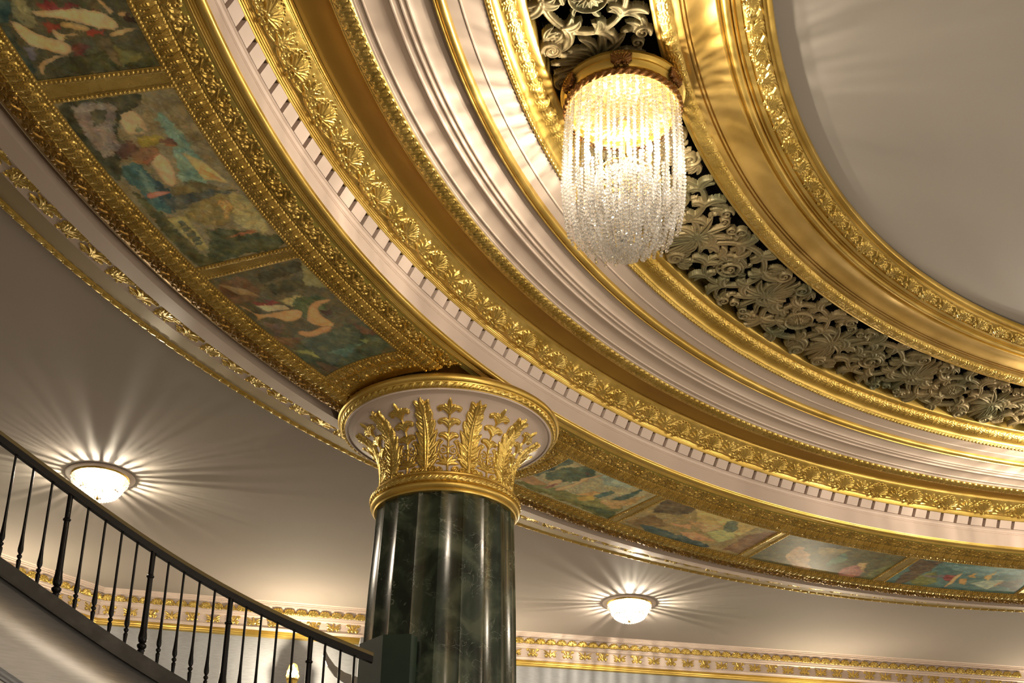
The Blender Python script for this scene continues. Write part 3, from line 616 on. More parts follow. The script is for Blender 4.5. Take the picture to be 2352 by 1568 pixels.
 ]),
 'q2': (127.55, 118.1, (170, 150, 95), [
([(-0.028,1.0),(0.296,1.111),(0.246,0.691),(0.064,0.579)],(95,80,50)),
([(0.234,1.072),(0.825,1.154),(0.806,0.626),(0.439,0.595)],(210,185,110)),
([(0.342,0.645),(0.606,0.748),(0.587,0.412)],(220,180,120)),
([(0.034,0.107),(0.089,0.521),(0.302,0.372),(0.204,0.054)],(130,105,60)),
([(0.077,0.186),(0.448,0.192),(0.762,0.144),(0.691,-0.069),(0.219,0.016)],(60,85,85)),
([(0.855,0.694),(1.004,1.048),(1.0,0.094),(0.851,0.102)],(130,95,60)),
([(0.572,0.451),(0.68,0.754),(0.807,0.525),(0.76,0.249)],(190,195,125)),
([(0.556,0.916),(0.651,1.014),(0.752,0.715),(0.707,0.589),(0.611,0.755)],(100,115,90)),
([(0.422,0.257),(0.525,0.379),(0.733,0.273),(0.582,0.13)],(215,160,110)),
([(0.277,0.434),(0.416,0.559),(0.448,0.383)],(215,165,115)),
 ]),
 'q3': (117.2, 107.6, (95, 95, 60), [
([(0.128,0.163),(0.626,0.086),(1.031,-0.114),(0.57,-0.119)],(125,115,70)),
([(0.139,1.003),(0.464,0.96),(0.442,0.667),(0.268,0.748)],(65,65,40)),
([(0.303,0.788),(0.571,0.934),(0.513,0.672),(0.423,0.578)],(150,135,80)),
([(0.917,0.292),(1.009,0.923),(1.078,-0.074),(0.943,-0.045)],(110,115,60)),
([(0.163,0.627),(0.207,0.815),(0.462,0.198),(0.519,-0.028),(0.365,0.017),(0.246,0.165)],(190,155,110)),
([(0.574,0.103),(0.53,0.621),(0.551,0.847),(0.651,0.466),(0.576,0.249)],(90,130,105)),
([(0.697,0.085),(0.704,0.448),(0.795,0.464),(0.892,0.055),(0.817,-0.089)],(180,120,105)),
([(0.724,0.537),(0.798,0.606),(0.878,0.186)],(205,170,110)),
 ]),
 'q4': (106.6, 97.0, (80, 125, 125), [
([(0.01,0.971),(0.199,0.974),(0.177,0.232),(0.079,-0.171)],(90,75,55)),
([(0.155,0.144),(0.231,0.622),(0.354,0.213),(0.277,-0.058)],(120,130,70)),
([(0.224,0.89),(0.764,1.033),(0.887,0.785),(0.535,0.607)],(110,155,160)),
([(0.183,0.379),(0.361,0.571),(0.37,0.366)],(120,115,120)),
([(0.763,0.38),(0.918,0.661),(1.004,0.06)],(70,80,80)),
([(0.242,-0.01),(0.905,0.016),(0.563,0.056)],(60,110,120)),
([(0.341,0.558),(0.436,0.548),(0.461,0.282),(0.386,0.306)],(140,55,55)),
([(0.416,0.536),(0.443,0.691),(0.477,0.22),(0.454,-0.048),(0.435,0.337)],(215,175,120)),
([(0.478,0.434),(0.527,0.463),(0.58,0.211),(0.516,0.244)],(215,165,90)),
([(0.495,0.584),(0.522,0.738),(0.566,0.486)],(215,170,90)),
([(0.62,0.586),(0.652,0.809),(0.697,0.417)],(215,170,90)),
([(0.594,0.29),(0.681,0.479),(0.801,0.539),(0.775,0.1)],(170,190,170)),
([(0.769,0.169),(0.793,0.57),(0.812,0.404)],(215,180,130)),
 ]),
 'q5': (96.1, 86.5, (95, 105, 80), [
 ]),
}
def fnoise(nx, ny, sx, sy, seed):
    r = np.random.default_rng(seed); G = r.random((sx + 2, sy + 2)); X = np.linspace(0, sx, nx)[:, None]; Y = np.linspace(0, sy, ny)[None]
    i, j = X.astype(int), Y.astype(int); tx, ty = X - i, Y - j; tx, ty = tx * tx * (3 - 2 * tx), ty * ty * (3 - 2 * ty); i, j = np.minimum(i, sx), np.minimum(j, sy)
    return (1 - tx) * ((1 - ty) * G[i, j] + ty * G[i, j + 1]) + tx * ((1 - ty) * G[i + 1, j] + ty * G[i + 1, j + 1]) - .5
def inpoly(X, Y, P):
    c = np.zeros(X.shape, bool); n = len(P)
    for k in range(n):
        (x1, y1), (x2, y2) = P[k], P[(k + 1) % n]
        if y1 == y2: continue
        c ^= ((y1 > Y) != (y2 > Y)) & (X < (x2 - x1) * (Y - y1) / (y2 - y1) + x1)
    return c
LABELS = {
 'p1': ('ceiling painting of reclining figures with red drapery, top left corner of the view', 'p'),
 'p2': ('ceiling painting of a robed figure beside a waterfall with a pale balustrade below', 'p'),
 'p3': ('ceiling painting of figures reclining on red cloth under dark trees, beside the capital', 'p'),
 'q1': ('ceiling painting of figures on a green hill under blue sky, just right of the capital', 'p'),
 'q2': ('ceiling painting with pale yellow sky over a reclining figure by dark water', 'p'),
 'q3': ('ceiling painting of a seated cream figure and a girl in blue-green in dark woodland', 'p'),
 'q4': ('ceiling painting of a blue sea scene with a red-cloaked figure and yellow sails', 'p'),
 'q5': ('ceiling painting cut off at the right edge of the view', 'p')}
def blur(A, n):
    for ax in (0, 1):
        B = np.pad(A, [(n, n) if i == ax else (0, 0) for i in (0, 1)], mode='edge'); Cs = np.cumsum(B, axis=ax); Z = np.zeros_like(np.take(Cs, [0], ax)); Cs = np.concatenate([Z, Cs], ax); m = A.shape[ax]
        A = (np.take(Cs, range(2 * n + 1, 2 * n + 1 + m), ax) - np.take(Cs, range(0, m), ax)) / (2 * n + 1)
    return A
def painting(key, seed):
    t0, t1, base, L = PAINT[key]; nx, ny = 500, 250
    a0, a1 = {'p3': (159.75, 149.0), 'q1': (138.6, 128.4)}.get(key, (t0, t1))
    th = np.linspace(a0 + .03, a1 - .03, nx); R = np.linspace(10.762, 9.960, ny); T = th[:, None] + 0 * R[None]; Rg = R[None] + 0 * T
    X = (t0 - T) / (t0 - t1); Y = (10.758 - Rg) / .794
    wx = fnoise(nx, ny, 14, 8, seed) * .035 + fnoise(nx, ny, 60, 30, seed + 1) * .020 + fnoise(nx, ny, 150, 70, seed + 21) * .012; wy = fnoise(nx, ny, 12, 8, seed + 2) * .06 + fnoise(nx, ny, 60, 30, seed + 3) * .030 + fnoise(nx, ny, 150, 70, seed + 23) * .02
    C = np.zeros((nx, ny, 3)) + np.array(base, float)
    tex = fnoise(nx, ny, 22, 14, seed + 4) + .7 * fnoise(nx, ny, 60, 34, seed + 5) + .5 * fnoise(nx, ny, 130, 60, seed + 6)
    if key == 'q5':
        C = C + (fnoise(nx, ny, 6, 4, 3)[..., None]) * np.array([120, 60, 60])
    figm = np.zeros((nx, ny))
    for k, (P, c) in enumerate(L):
        fig = c[0] > 195 and len(P) > 4; f = .30 if fig else (.22 if len(P) == 4 and c[0] > 160 else 1.0)
        if len(P) > 4:                               # round the drawn outline
            for _ in range(2): P = [q for i_ in range(len(P)) for q in ((.75 * P[i_][0] + .25 * P[(i_ + 1) % len(P)][0], .75 * P[i_][1] + .25 * P[(i_ + 1) % len(P)][1]), (.25 * P[i_][0] + .75 * P[(i_ + 1) % len(P)][0], .25 * P[i_][1] + .75 * P[(i_ + 1) % len(P)][1]))]
        m = inpoly(X + wx * f, Y + wy * f, P).astype(float); m = m if fig else blur(m, 1); soft = blur(m, 5)
        tone = fnoise(nx, ny, 18, 12, seed * 31 + k) * 46 + fnoise(nx, ny, 44, 26, seed * 17 + k) * 30
        v = np.array(c, float)[None, None] * (.62 + .50 * soft if fig else .86 + .2 * soft)[..., None] + tone[..., None] * np.array([1, .95, .75]) * (.45 if fig else 1); C = C * (1 - m[..., None]) + v * m[..., None]; figm = np.maximum(figm * (1 - m), m * (1 if (fig or len(P) == 4) else 0))
    C = C + (tex * 34)[..., None] * np.array([1, 1, .85]) + (fnoise(nx, ny, 40, 22, seed + 9) * 22)[..., None] * np.array([1, .1, -.9])
    rg = np.random.default_rng(seed)                 # loose brush dabs following the paint
    for _ in range(3200):
        i, j = int(rg.integers(12, nx - 12)), int(rg.integers(10, ny - 10)); a = rg.normal(.5, .7); l, wd = rg.uniform(4, 11), rg.uniform(1.2, 2.8)
        if rg.random() < .4: a += 1.5
        I, J = np.mgrid[-12:13, -9:10]; u, v = I * math.cos(a) + J * math.sin(a), -I * math.sin(a) + J * math.cos(a); m = np.clip(1.4 - np.hypot(u / l, v / wd) * 1.3, 0, 1)[..., None] * .62; m = m * (1 - .85 * figm[i - 12:i + 13, j - 9:j + 10])[..., None]
        W_ = C[i - 12:i + 13, j - 9:j + 10]; q = C[i, j] * rg.uniform(.78, 1.24) + rg.normal(0, 7, 3); C[i - 12:i + 13, j - 9:j + 10] = W_ * (1 - m) + q * m
    C = C * .80 + np.array([168, 152, 108]) * .20; C = np.clip(C, 8, 250) / 255; lin = np.where(C <= .04045, C / 12.92, ((C + .055) / 1.055) ** 2.4); lin = np.clip(lin * 1.32, 0, .9)
    x, y = Rg * np.cos(np.radians(T)), Rg * np.sin(np.radians(T)); z = np.interp(Rg, *SZ) + .003
    rho = np.hypot(x - CX, y - CY); k = rho > RHO - .006; V = np.stack([x, y, z], -1)
    F = gridF(nx, ny, k[:-1, :-1] | k[1:, 1:]); V, F, u = compact(V, F); rgba = np.c_[lin.reshape(-1, 3)[u], np.ones(len(u))]
    o = mesh_np('ceiling_painting', V, F, OIL, None, True, colors=rgba)
    tag(o, LABELS[key][0], 'painting', 'painted panels round the ceiling ring'); return o
for i, k in enumerate(PAINT): painting(k, 11 + 7 * i)
# ------------------------------------------------------------------ column
column = tag(empty('column', (CX, CY, 0)), 'dark green marbled fluted column with a gilded leaf capital', 'column')
def shaft():
    zs = np.r_[np.linspace(0.25, 5.9, 24), 6.05, 6.12]; nf, per = 20, 14; n = nf * per; V = []
    for z in zs:
        R = np.interp(z, [0, 4.5, 5.2, 6.13, 6.4], [.735, .694, .674, .636, .612])
        for k in range(n):
            f = (k % per) / per; a = 2 * PI * k / n + math.radians(-86.1 - 4 + 0); rr = R * (1 - .040 * math.sin(PI * f) ** .8)
            V.append((rr * math.cos(a), rr * math.sin(a), z))
    V = np.array(V); F = []
    m = len(zs)
    i = np.arange(m - 1)[:, None]; k = np.arange(n)[None]
    F = np.stack([i * n + k, i * n + (k + 1) % n, (i + 1) * n + (k + 1) % n, (i + 1) * n + k], -1).reshape(-1, 4)
    return mesh_np('shaft', V, F, MARBLE, column, True, 22)
shaft()
b = MB(); b.lathe([(.95, 0), (.95, .08), (.90, .10), (.86, .18), (.80, .2), (.77, .25), (.74, .27)], 64); b.build('base', MARBLE, column, True)
b = MB(); b.lathe([(.625, 6.085), (.655, 6.085), (.662, 6.098), (.657, 6.108), (.668, 6.114), (.686, 6.125), (.692, 6.142), (.686, 6.158), (.672, 6.165)], 96); nk = b.build('neck_ring', GOLD_B, column, True, 50)
def lathe_relief(name, P, mat_, tile, per, nv, du, parent, v0=0., amp=1., n=None):
    """profile going upwards and outwards round the column; relief stands off its outer side"""
    r, z, nr, nz, v = arc_profile(P, nv, True); nr, nz = -nr, -nz; R = r.mean(); n = int(2 * PI * R / du); a = 2 * PI * np.arange(n) / n
    U = (a / (2 * PI) * per * tile.w)[:, None] + 0 * v[None]; h = tile.sample(U, (v - v0)[None] + 0 * U) * amp
    rr = r[None] + nr[None] * h; zz = z[None] + nz[None] * h
    return mesh_np(name, np.stack([np.cos(a)[:, None] * rr, np.sin(a)[:, None] * rr, zz], -1), gridF(n, nv, wrap=True, flip=False), mat_, parent, True)
tl = Tile(.06, .085, .0025); tl.leaf((.004, .03), .5, .06, .014, .012, curl=-.3, groove=.5); tl.leaf((.03, .02), .2, .04, .009, .010); tl.dot((.05, .055), .008, .010)
lathe_relief('leaf_ring', [(.670, 6.165), (.690, 6.178), (.694, 6.205), (.682, 6.232), (.662, 6.245)], GOLD, tl, 70, 34, .006, column, v0=.006)
b = MB(); b.lathe([(.655, 6.243), (.668, 6.247), (.668, 6.262), (.650, 6.268), (.640, 6.282), (.618, 6.290)], 96); b.build('upper_neck_ring', GOLD_B, column, True, 45)
BELL = [(.600, 6.28), (.598, 6.40), (.606, 6.52), (.632, 6.64), (.690, 6.75), (.775, 6.835), (.870, 6.893), (.940, 6.918), (.958, 6.922)]
br, bz, bnr, bnz, bv = arc_profile(BELL, 90, True); bnr, bnz = -bnr, -bnz
b = MB(); b.lathe(list(zip(br.tolist(), bz.tolist())), 120, cap=False); b.build('bell', CREAM_B, column, True, 60)
b = MB(); b.lathe([(.952, 6.915), (.962, 6.910), (.972, 6.915), (.974, 6.928)], 120, cap=False); b.build('cream_rim', CREAM_B, column, True, 60)
b = MB(); b.lathe([(.955, 6.945), (.968, 6.925), (.978, 6.922), (.985, 6.93)], 120, cap=False); ab = b.build('abacus', GOLD_B, column, True, 45)
ta = Tile(.075, .06, .0025); ta.leaf((.0, .012), .55, .075, .011, .010, groove=.5); ta.leaf((.03, .008), .9, .04, .006, .008)
lathe_relief('abacus_leaf_moulding', [(.985, 6.928), (.998, 6.930), (1.008, 6.945), (1.012, 6.962)], GOLD, ta, 80, 18, .006, column)
b = MB(); b.lathe([(1.012, 6.960), (1.018, 6.962), (1.020, 6.970)] + [(1.022 + .026 * math.cos(a), 7.002 + .032 * math.sin(a)) for a in np.linspace(-1.3, 1.2, 10)] + [(1.022, 7.038), (1.012, 7.044), (1.00, 7.058), (.3, 7.06)], 128, cap=False); b.build('abacus_torus', GOLD_B, column, True, 45)
def applied(name, tile, half, parent):
    """gilt ornament modelled on the curve of the bell, centred on local angle 0"""
    Lb = bv[-1]; nx = int(2 * half / .0045); x = np.linspace(-half, half, nx); v = np.linspace(0, Lb, int(Lb / .0045))
    r = np.interp(v, bv, br); z = np.interp(v, bv, bz); nr = np.interp(v, bv, bnr); nz = np.interp(v, bv, bnz)
    X = x[:, None] + 0 * v[None]; h = tile.sample(X + half, v[None] + 0 * X)
    a = X / r[None]; rr = r[None] + nr[None] * (h - .002); zz = z[None] + nz[None] * (h - .002)
    k = h > .0025; F = gridF(nx, len(v), k[:-1, :-1] | k[1:, :-1] | k[1:, 1:] | k[:-1, 1:])
    V, F, _ = compact(np.stack([np.cos(a) * rr, np.sin(a) * rr, zz], -1), F); return mesh_np(name, V, F, GOLD, parent, True)
Lb = bv[-1]
t = Tile(.30, Lb, .003, wrap=False); c = .15        # tall acanthus leaf
for k in range(17):
    y = .05 + k * (Lb - .24) / 16; wd = .098 * (1 - .40 * (k / 16) ** 2)
    for g in (-1, 1): t.leaf((c + g * .01, y), PI / 2 - g * (.80 + .12 * math.sin(k * 2.1)), wd * (1.42 + .12 * math.sin(k * 3.7)), .022, .030 + .004 * math.sin(k * 1.7), curl=g * .45, groove=.55, base=.008)
t.leaf((c, .0), PI / 2, Lb - .10, .026, .034, groove=.35, n=12, base=.012); t.leaf((c, Lb - .25), PI / 2, .135, .034, .040, groove=.3)
for g in (-1, 1):
    t.volute((c + g * .055, .03), .032, .010, 0, 1.4, .030, g); t.leaf((c + g * .02, .10), PI / 2 - g * .9, .10, .018, .034, curl=-g * .8)
    t.stroke([(c + g * .005, .02), (c + g * .012, .25), (c + g * .004, Lb - .18)], .004, .036)
acan = applied('acanthus_leaf', t, .15, column)
c = .14; t = Tile(.28, Lb, .003, wrap=False)                # slender stem with paired leaves and scrolls
t.stroke([(c, .0), (c, Lb - .16)], .009, .020)
for y, wd in ((.36, .072), (.48, .082), (.60, .090), (.715, .080)):
    if y > Lb - .12: continue
    for g in (-1, 1):
        t.leaf((c, y - .05), PI / 2 - g * .35, wd * 1.55, .027, .028, curl=-g * 1.7, groove=.3); t.leaf((c, y - .045), PI / 2 - g * .15, wd * 1.1, .016, .026, curl=-g * .8); t.dot((c + g * wd * .95, y - .005), .024, .022)
t.leaf((c, Lb - .24), PI / 2, .13, .021, .026, groove=.3)
for g in (-1, 1):
    t.volute((c + g * .045, .215), .046, .007, PI / 2, 1.6, .020, g); t.volute((c + g * .072, .30), .024, .006, -PI / 2, 1.3, .018, g); t.volute((c + g * .075, .03), .034, .009, PI, 1.5, .024, -g)
    for d in (0.3, .8, 1.25): t.leaf((c, .08), PI / 2 - g * d, .10, .015, .024, curl=-g * .5)
    t.stroke([(c, .10), (c + g * .06, .14), (c + g * .09, .20), (c + g * .075, .27), (c + g * .05, .30)], .006, .018)
palm = applied('leaf_spray', t, .14, column)
A0 = math.radians(-86.1)
for k in range(10):
    a = A0 + k * PI / 5
    if k == 0: palm.rotation_euler.z = a; acan.rotation_euler.z = a + PI / 10
    else: inst(palm, rot=(0, 0, a)); inst(acan, rot=(0, 0, a + PI / 10))
# dark green enclosure the railing dies into, against the column
b = MB(); P = [(-8.991, 5.685), (-8.763, 5.404), (-8.524, 5.363), (-8.48, 5.452), (-8.60, 5.487), (-8.75, 5.565), (-8.90, 5.70)]
b.add([(x, y, z) for z in (2.9, 4.72) for x, y in P], [tuple(range(7))[::-1], tuple(range(7, 14))] + [(i, (i + 1) % 7, 7 + (i + 1) % 7, 7 + i) for i in range(7)])
tag(b.build('newel_enclosure', BOXG), 'dark green painted box built against the column where the stair railing ends', 'post')
# ------------------------------------------------------------------ stair railing
RAIL = [(-13.6, 2.62, 6.85), (-12.7, 3.25, 6.42), (-12.1, 3.67, 6.12), (-11.61, 4.009, 5.845), (-11.354, 4.188, 5.700), (-11.172, 4.309, 5.575), (-10.976, 4.431, 5.452), (-10.699, 4.594, 5.303), (-10.479, 4.715, 5.19), (-10.392, 4.76, 5.148), (-10.051, 4.929, 4.995), (-9.699, 5.087, 4.842), (-9.338, 5.232, 4.703), (-8.943, 5.372, 4.586), (-8.84, 5.41, 4.56)]
RA = np.array(RAIL); sx = np.r_[0, np.cumsum(np.hypot(*np.diff(RA[:, :2], axis=0).T))]
cf = [np.polyfit(sx, RA[:, k], 5) for k in range(3)]
def rp(s, dz=0, off=0):
    p = np.array([np.polyval(c, s) for c in cf]); d = np.array([np.polyval(np.polyder(c), s) for c in cf[:2]]); d /= np.hypot(*d); return (p[0] + d[1] * off, p[1] - d[0] * off, p[2] + dz)
SS = np.linspace(0, sx[-1], 90)
railing = tag(empty('stair_railing', rp(2.5, -1.03)), 'black iron stair railing with turned balusters and a brown handrail at lower left', 'railing')
def loc(pts): o = railing.location; return [(p[0] - o.x, p[1] - o.y, p[2] - o.z) for p in pts]
b = MB(); b.sweep(loc([rp(s) for s in SS]), [(.030, -.030), (.036, -.012), (.030, .0), (-.030, .0), (-.036, -.012), (-.030, -.030)]); b.build('handrail', RAILW, railing)
b = MB(); b.sweep(loc([rp(s) for s in SS]), [(.026, -.082), (.030, -.031), (-.030, -.031), (-.026, -.082)]); b.build('rail_bar', IRON, railing)
BL = .86
def baluster():
    m = MB(); L = BL; m.lathe([(.0085, 0), (.012, .01), (.018, .09), (.015, .098), (.009, .105), (.012, .110), (.020, .122), (.019, .132), (.009, .142), (.013, .150), (.020, .165), (.021, .185), (.017, .225), (.0125, .30), (.0105, .42), (.0095, L)], 12)
    return m.build('baluster', IRON, railing, True, 50)
def newel():
    m = MB(); L = BL; m.lathe([(.014, 0), (.026, .02), (.024, .03), (.030, .042), (.022, .052), (.030, .06), (.038, .075), (.038, .085), (.028, .094), (.020, .102), (.030, .112), (.036, .135), (.034, .160), (.028, .20), (.028, .23)], 16)
    m.lathe([(.027, .22), (.024, .40), (.022, L * .745), (.022, L)], 32, flute=lambda a, z: 1 - .07 * abs(math.sin(4 * a)))
    m.lathe([(.022, L * .735), (.031, L * .745), (.031, L * .755), (.022, L * .765)], 16)
    return m.build('newel_post', IRON, railing, True, 50)
bal, new = baluster(), newel(); o = railing.location
BS = [(-11.493, 4.092, 0), (-11.375, 4.174, 0), (-11.249, 4.258, 0), (-11.125, 4.338, 1), (-11.001, 4.416, 0), (-10.879, 4.489, 0), (-10.762, 4.558, 0), (-10.651, 4.621, 0), (-10.536, 4.684, 1), (-10.422, 4.745, 0), (-10.308, 4.804, 0), (-10.191, 4.862, 0), (-10.076, 4.917, 0), (-9.956, 4.973, 1), (-9.836, 5.028, 0), (-9.719, 5.078, 0), (-9.596, 5.13, 0), (-9.465, 5.185, 0), (-9.333, 5.234, 1), (-9.217, 5.277, 0), (-9.095, 5.32, 0), (-8.983, 5.359, 0)]
BS += [(-11.493 - .121 * k, 4.092 - .083 * k, 1 if k % 5 == 1 else 0) for k in range(1, 6)]
f = [0, 0]
def nearest(x, y): q = min(np.linspace(0, sx[-1], 900), key=lambda s: (np.polyval(cf[0], s) - x) ** 2 + (np.polyval(cf[1], s) - y) ** 2); return rp(q)
for x, y, kind in BS:
    z = nearest(x, y)[2] - .07 - BL; p = (x - o.x, y - o.y, z - o.z); src = new if kind else bal
    if f[kind] == 0: src.location = p; f[kind] = 1
    else: inst(src, loc=p)
STR = [rp(s, -.925) for s in SS]
b = MB(); b.sweep(loc(STR), [(.050, -.118), (.055, .0), (-.09, .0), (-.09, -.118)]); b.build('stringer', STONE, railing, crease=40)
b = MB(); b.sweep(loc(STR), [(.062, -.140), (.062, -.118), (-.09, -.118), (-.09, -.140)]); b.build('stringer_bead', STONE, railing)
# wall under the stair, with its chair rail
V, F = [], []
SW = np.linspace(0, sx[-1] + .0, 90)
for s in SW:
    p = rp(s, -1.06, .035)
    for t in np.linspace(0, 1, 12): V.append((p[0], p[1], p[2] * (1 - t)))
wst = mesh_np('wall_stair', np.array(V), gridF(90, 12, flip=True), SILVER, None, True); tag(wst, kind='structure')
so = wst.modifiers.new('solid', 'SOLIDIFY'); so.thickness = .1; so.offset = -1
b = MB(); b.sweep([rp(s, -1.72, .035) for s in SW[:70]], [(.0, -.045), (.022, -.040), (.016, -.022), (.028, -.008), (.028, .008), (.014, .02), (.022, .036), (.0, .045)]); tag(b.build('trim_13', WALLC), kind='structure')
# treads behind the railing
b = MB()
for k, s in enumerate(np.arange(.1, sx[-1] - .1, .30)):
    p, q = rp(s, -.98, -.1), rp(s + .30, -.98, -.1); p2, q2 = rp(s, -.98, -1.25), rp(s + .30, -.98, -1.25); z = q[2]
    b.add([(p[0], p[1], z - .35), (q[0], q[1], z - .35), (q2[0], q2[1], z - .35), (p2[0], p2[1], z - .35), (p[0], p[1], z), (q[0], q[1], z), (q2[0], q2[1], z), (p2[0], p2[1], z)], [(0, 1, 2, 3)[::-1], (4, 5, 6, 7), (0, 1, 5, 4), (1, 2, 6, 5), (2, 3, 7, 6), (3, 0, 4, 7)])
tag(b.build('stair_steps', FLOOR), kind='structure')
# ------------------------------------------------------------------ lobby ceiling, walls, cornice, floor
ZC = 7.26
th = np.radians(np.arange(0, 360, 1.0)); R = np.array([11.9, 14, 17, 21, 27.]); V = np.stack([np.cos(th)[:, None] * R, np.sin(th)[:, None] * R, np.full((360, 5), ZC)], -1)
tag(mesh_np('ceiling', V, gridF(360, 5, wrap=True), GREY), kind='structure')
b = MB(); b.box((0, 0, -.05), (54, 54, .1)); tag(b.build('floor', FLOOR), kind='structure')
WL = [(-20.5, 1.6), (-15.2, 9.25), (-13.33, 11.78), (-9.78, 12.49), (-9.35, 13.10), (-7.55, 13.42), (.36, 14.77), (8.5, 16.2)]
def off(P, d):
    out = []
    for k, p in enumerate(P):
        p = Vector(p); a = (p - Vector(P[k - 1])).normalized() if k else None; c = (Vector(P[k + 1]) - p).normalized() if k < len(P) - 1 else None
        a = a or c; c = c or a; n1 = Vector((-a.y, a.x)); n2 = Vector((-c.y, c.x)); n = (n1 + n2).normalized(); out.append(p + n * (d / max(.4, n.dot(n1))))
    return out
def along_wall(name, prof, m, parent=None, crease=30):
    V = [];
    for d, z in prof: V.append([(q.x, q.y, z) for q in off(WL, d)])
    V = np.array(V).transpose(1, 0, 2); n, k, _ = V.shape; Vq, F = [], []
    for i in range(n - 1):
        c0 = len(Vq); Vq += list(V[i]) + list(V[i + 1]); F += [(c0 + j, c0 + k + j, c0 + k + j + 1, c0 + j + 1) for j in range(k - 1)]
    return mesh_np(name, np.array(Vq), F, m, parent, True, crease)
tag(along_wall('wall_far', [(.28, 7.3), (.28, 0), (.5, 0), (.5, 7.3), (.28, 7.3)], WALLC), kind='structure')
corn = tag(along_wall('trim_14', [(-.01, 7.262), (0, 7.252), (.012, 7.248), (.014, 7.236), (.030, 7.232), (.032, 7.214), (.048, 7.212), (.05, 7.200), (.075, 7.198), (.098, 7.165), (.108, 7.12), (.112, 7.112), (.118, 7.088), (.132, 7.086), (.136, 7.062), (.15, 7.058), (.158, 7.052), (.170, 7.045), (.176, 6.925), (.160, 6.915), (.160, 6.905), (.172, 6.90), (.180, 6.872), (.3, 6.87)], CREAM_B, crease=25), kind='structure')
along_wall('gilt_fillet', [(.178, 6.872), (.19, 6.868), (.188, 6.853), (.205, 6.850), (.208, 6.832), (.228, 6.828), (.232, 6.81), (.262, 6.803), (.285, 6.800)], GOLD_B, corn)
def flatorn(name, tile, depth=.002, m=GOLD):
    x = np.linspace(-tile.w / 2, tile.w / 2, int(tile.w / .006)); v = np.linspace(0, tile.h, int(tile.h / .006)); X = x[:, None] + 0 * v[None]; h = tile.sample(X + tile.w / 2, v[None] + 0 * X)
    k = h > .002; F = gridF(len(x), len(v), k[:-1, :-1] | k[1:, :-1] | k[1:, 1:] | k[:-1, 1:]); V, F, _ = compact(np.stack([X, -h + depth, v[None] + 0 * X], -1), F); return mesh_np(name, V, F, m, corn, True)
t = Tile(.25, .15, .003, wrap=False); c = .125
for g in (-1, 1):
    t.volute((c + g * .078, .108), .027, .0075, PI / 2, 1.35, .020, g); t.volute((c + g * .060, .030), .022, .0075, -PI / 2, 1.3, .020, -g)
    t.leaf((c, .01), PI / 2 - g * .62, .135, .009, .020, curl=g * .1); t.leaf((c, .055), PI / 2 - g * .42, .085, .010, .020); t.leaf((c, .02), PI / 2 - g * 1.05, .075, .008, .018, curl=-g * .6)
t.leaf((c, .0), PI / 2, .14, .012, .022); O1 = flatorn('frieze_palmette', t)
t = Tile(.22, .15, .003, wrap=False); c = .11
for g in (-1, 1):
    t.leaf((c, .01), PI / 2 - g * .42, .145, .011, .022, curl=-g * .9); t.leaf((c, .02), PI / 2 - g * .9, .105, .009, .022, curl=-g * .4); t.volute((c + g * .062, .026), .021, .0075, 0, 1.2, .02, g)
t.leaf((c, .0), PI / 2, .13, .012, .024); O2 = flatorn('frieze_leaf', t)
t = Tile(.165, .09, .003, wrap=False); t.shell((.0825, .004), PI / 2, .070, .036, 7, 1.3); OL = flatorn('cornice_shell', t)
def place(src, i0, first, sp, zb, d, tilt, kinds=None, stuffname=None):
    n = 0
    for i in i0:
        a, c2 = Vector(off(WL, d)[i]), Vector(off(WL, d)[i + 1]); L = (c2 - a).length; k = int(L / sp[0]); dirv = (c2 - a) / L; ang = math.atan2(dirv.y, dirv.x)
        for j in range(k):
            s = (j + .5) * L / k; p = a + dirv * s; o_ = src[(n) % len(src)]; n += 1
            yield o_, (p.x, p.y, zb), (tilt, 0, ang)
used = set()
for o_, p, rr in place([O1, O2], (1, 2, 3, 4, 5), 0, (.262,), 6.93, .172, 0):
    if o_.name in used: inst(o_, loc=p, rot=rr)
    else: used.add(o_.name); o_.location = p; o_.rotation_euler = rr
vv, ff, base = [], [], 0
LV = np.array([v.co[:] for v in OL.data.vertices]); LF = np.array([p.vertices[:] for p in OL.data.polygons])
for o_, p, rr in place([OL], (1, 2, 3, 4, 5), 0, (.160,), 7.108, .106, .45):
    M = np.array((Matrix.Rotation(rr[2], 3, 'Z') @ Matrix.Rotation(.4, 3, 'X'))); vv.append(LV @ M.T + np.array(p)); ff.append(LF + base); base += len(LV)
bpy.data.objects.remove(OL); so = mesh_np('shell_moulding', np.vstack(vv), np.vstack(ff), GOLD, corn, True); so['kind'] = 'stuff'
# a pilaster and the slanting rail of a further stair glimpsed between the last balusters
b = MB(); b.box((-9.72, 12.55, 3.4), (.36, .30, 6.8), .2); tag(b.build('trim_15', WALLC), kind='structure')
b = MB(); P = [(-9.99, 9.985, 5.90), (-9.93, 9.995, 5.775), (-9.84, 10.01, 5.66), (-9.72, 10.03, 5.585), (-9.55, 10.05, 5.53), (-9.35, 10.07, 5.49), (-9.0, 10.1, 5.45)]
b.sweep([(x, y, z) for x, y, z in P], [(.02, -.06), (.02, .06), (-.03, .06), (-.03, -.06)]); tag(b.build('curved_handrail', SILVER, crease=40), 'curved silvery grey stair rail seen between the last balusters beside the green box', 'handrail')
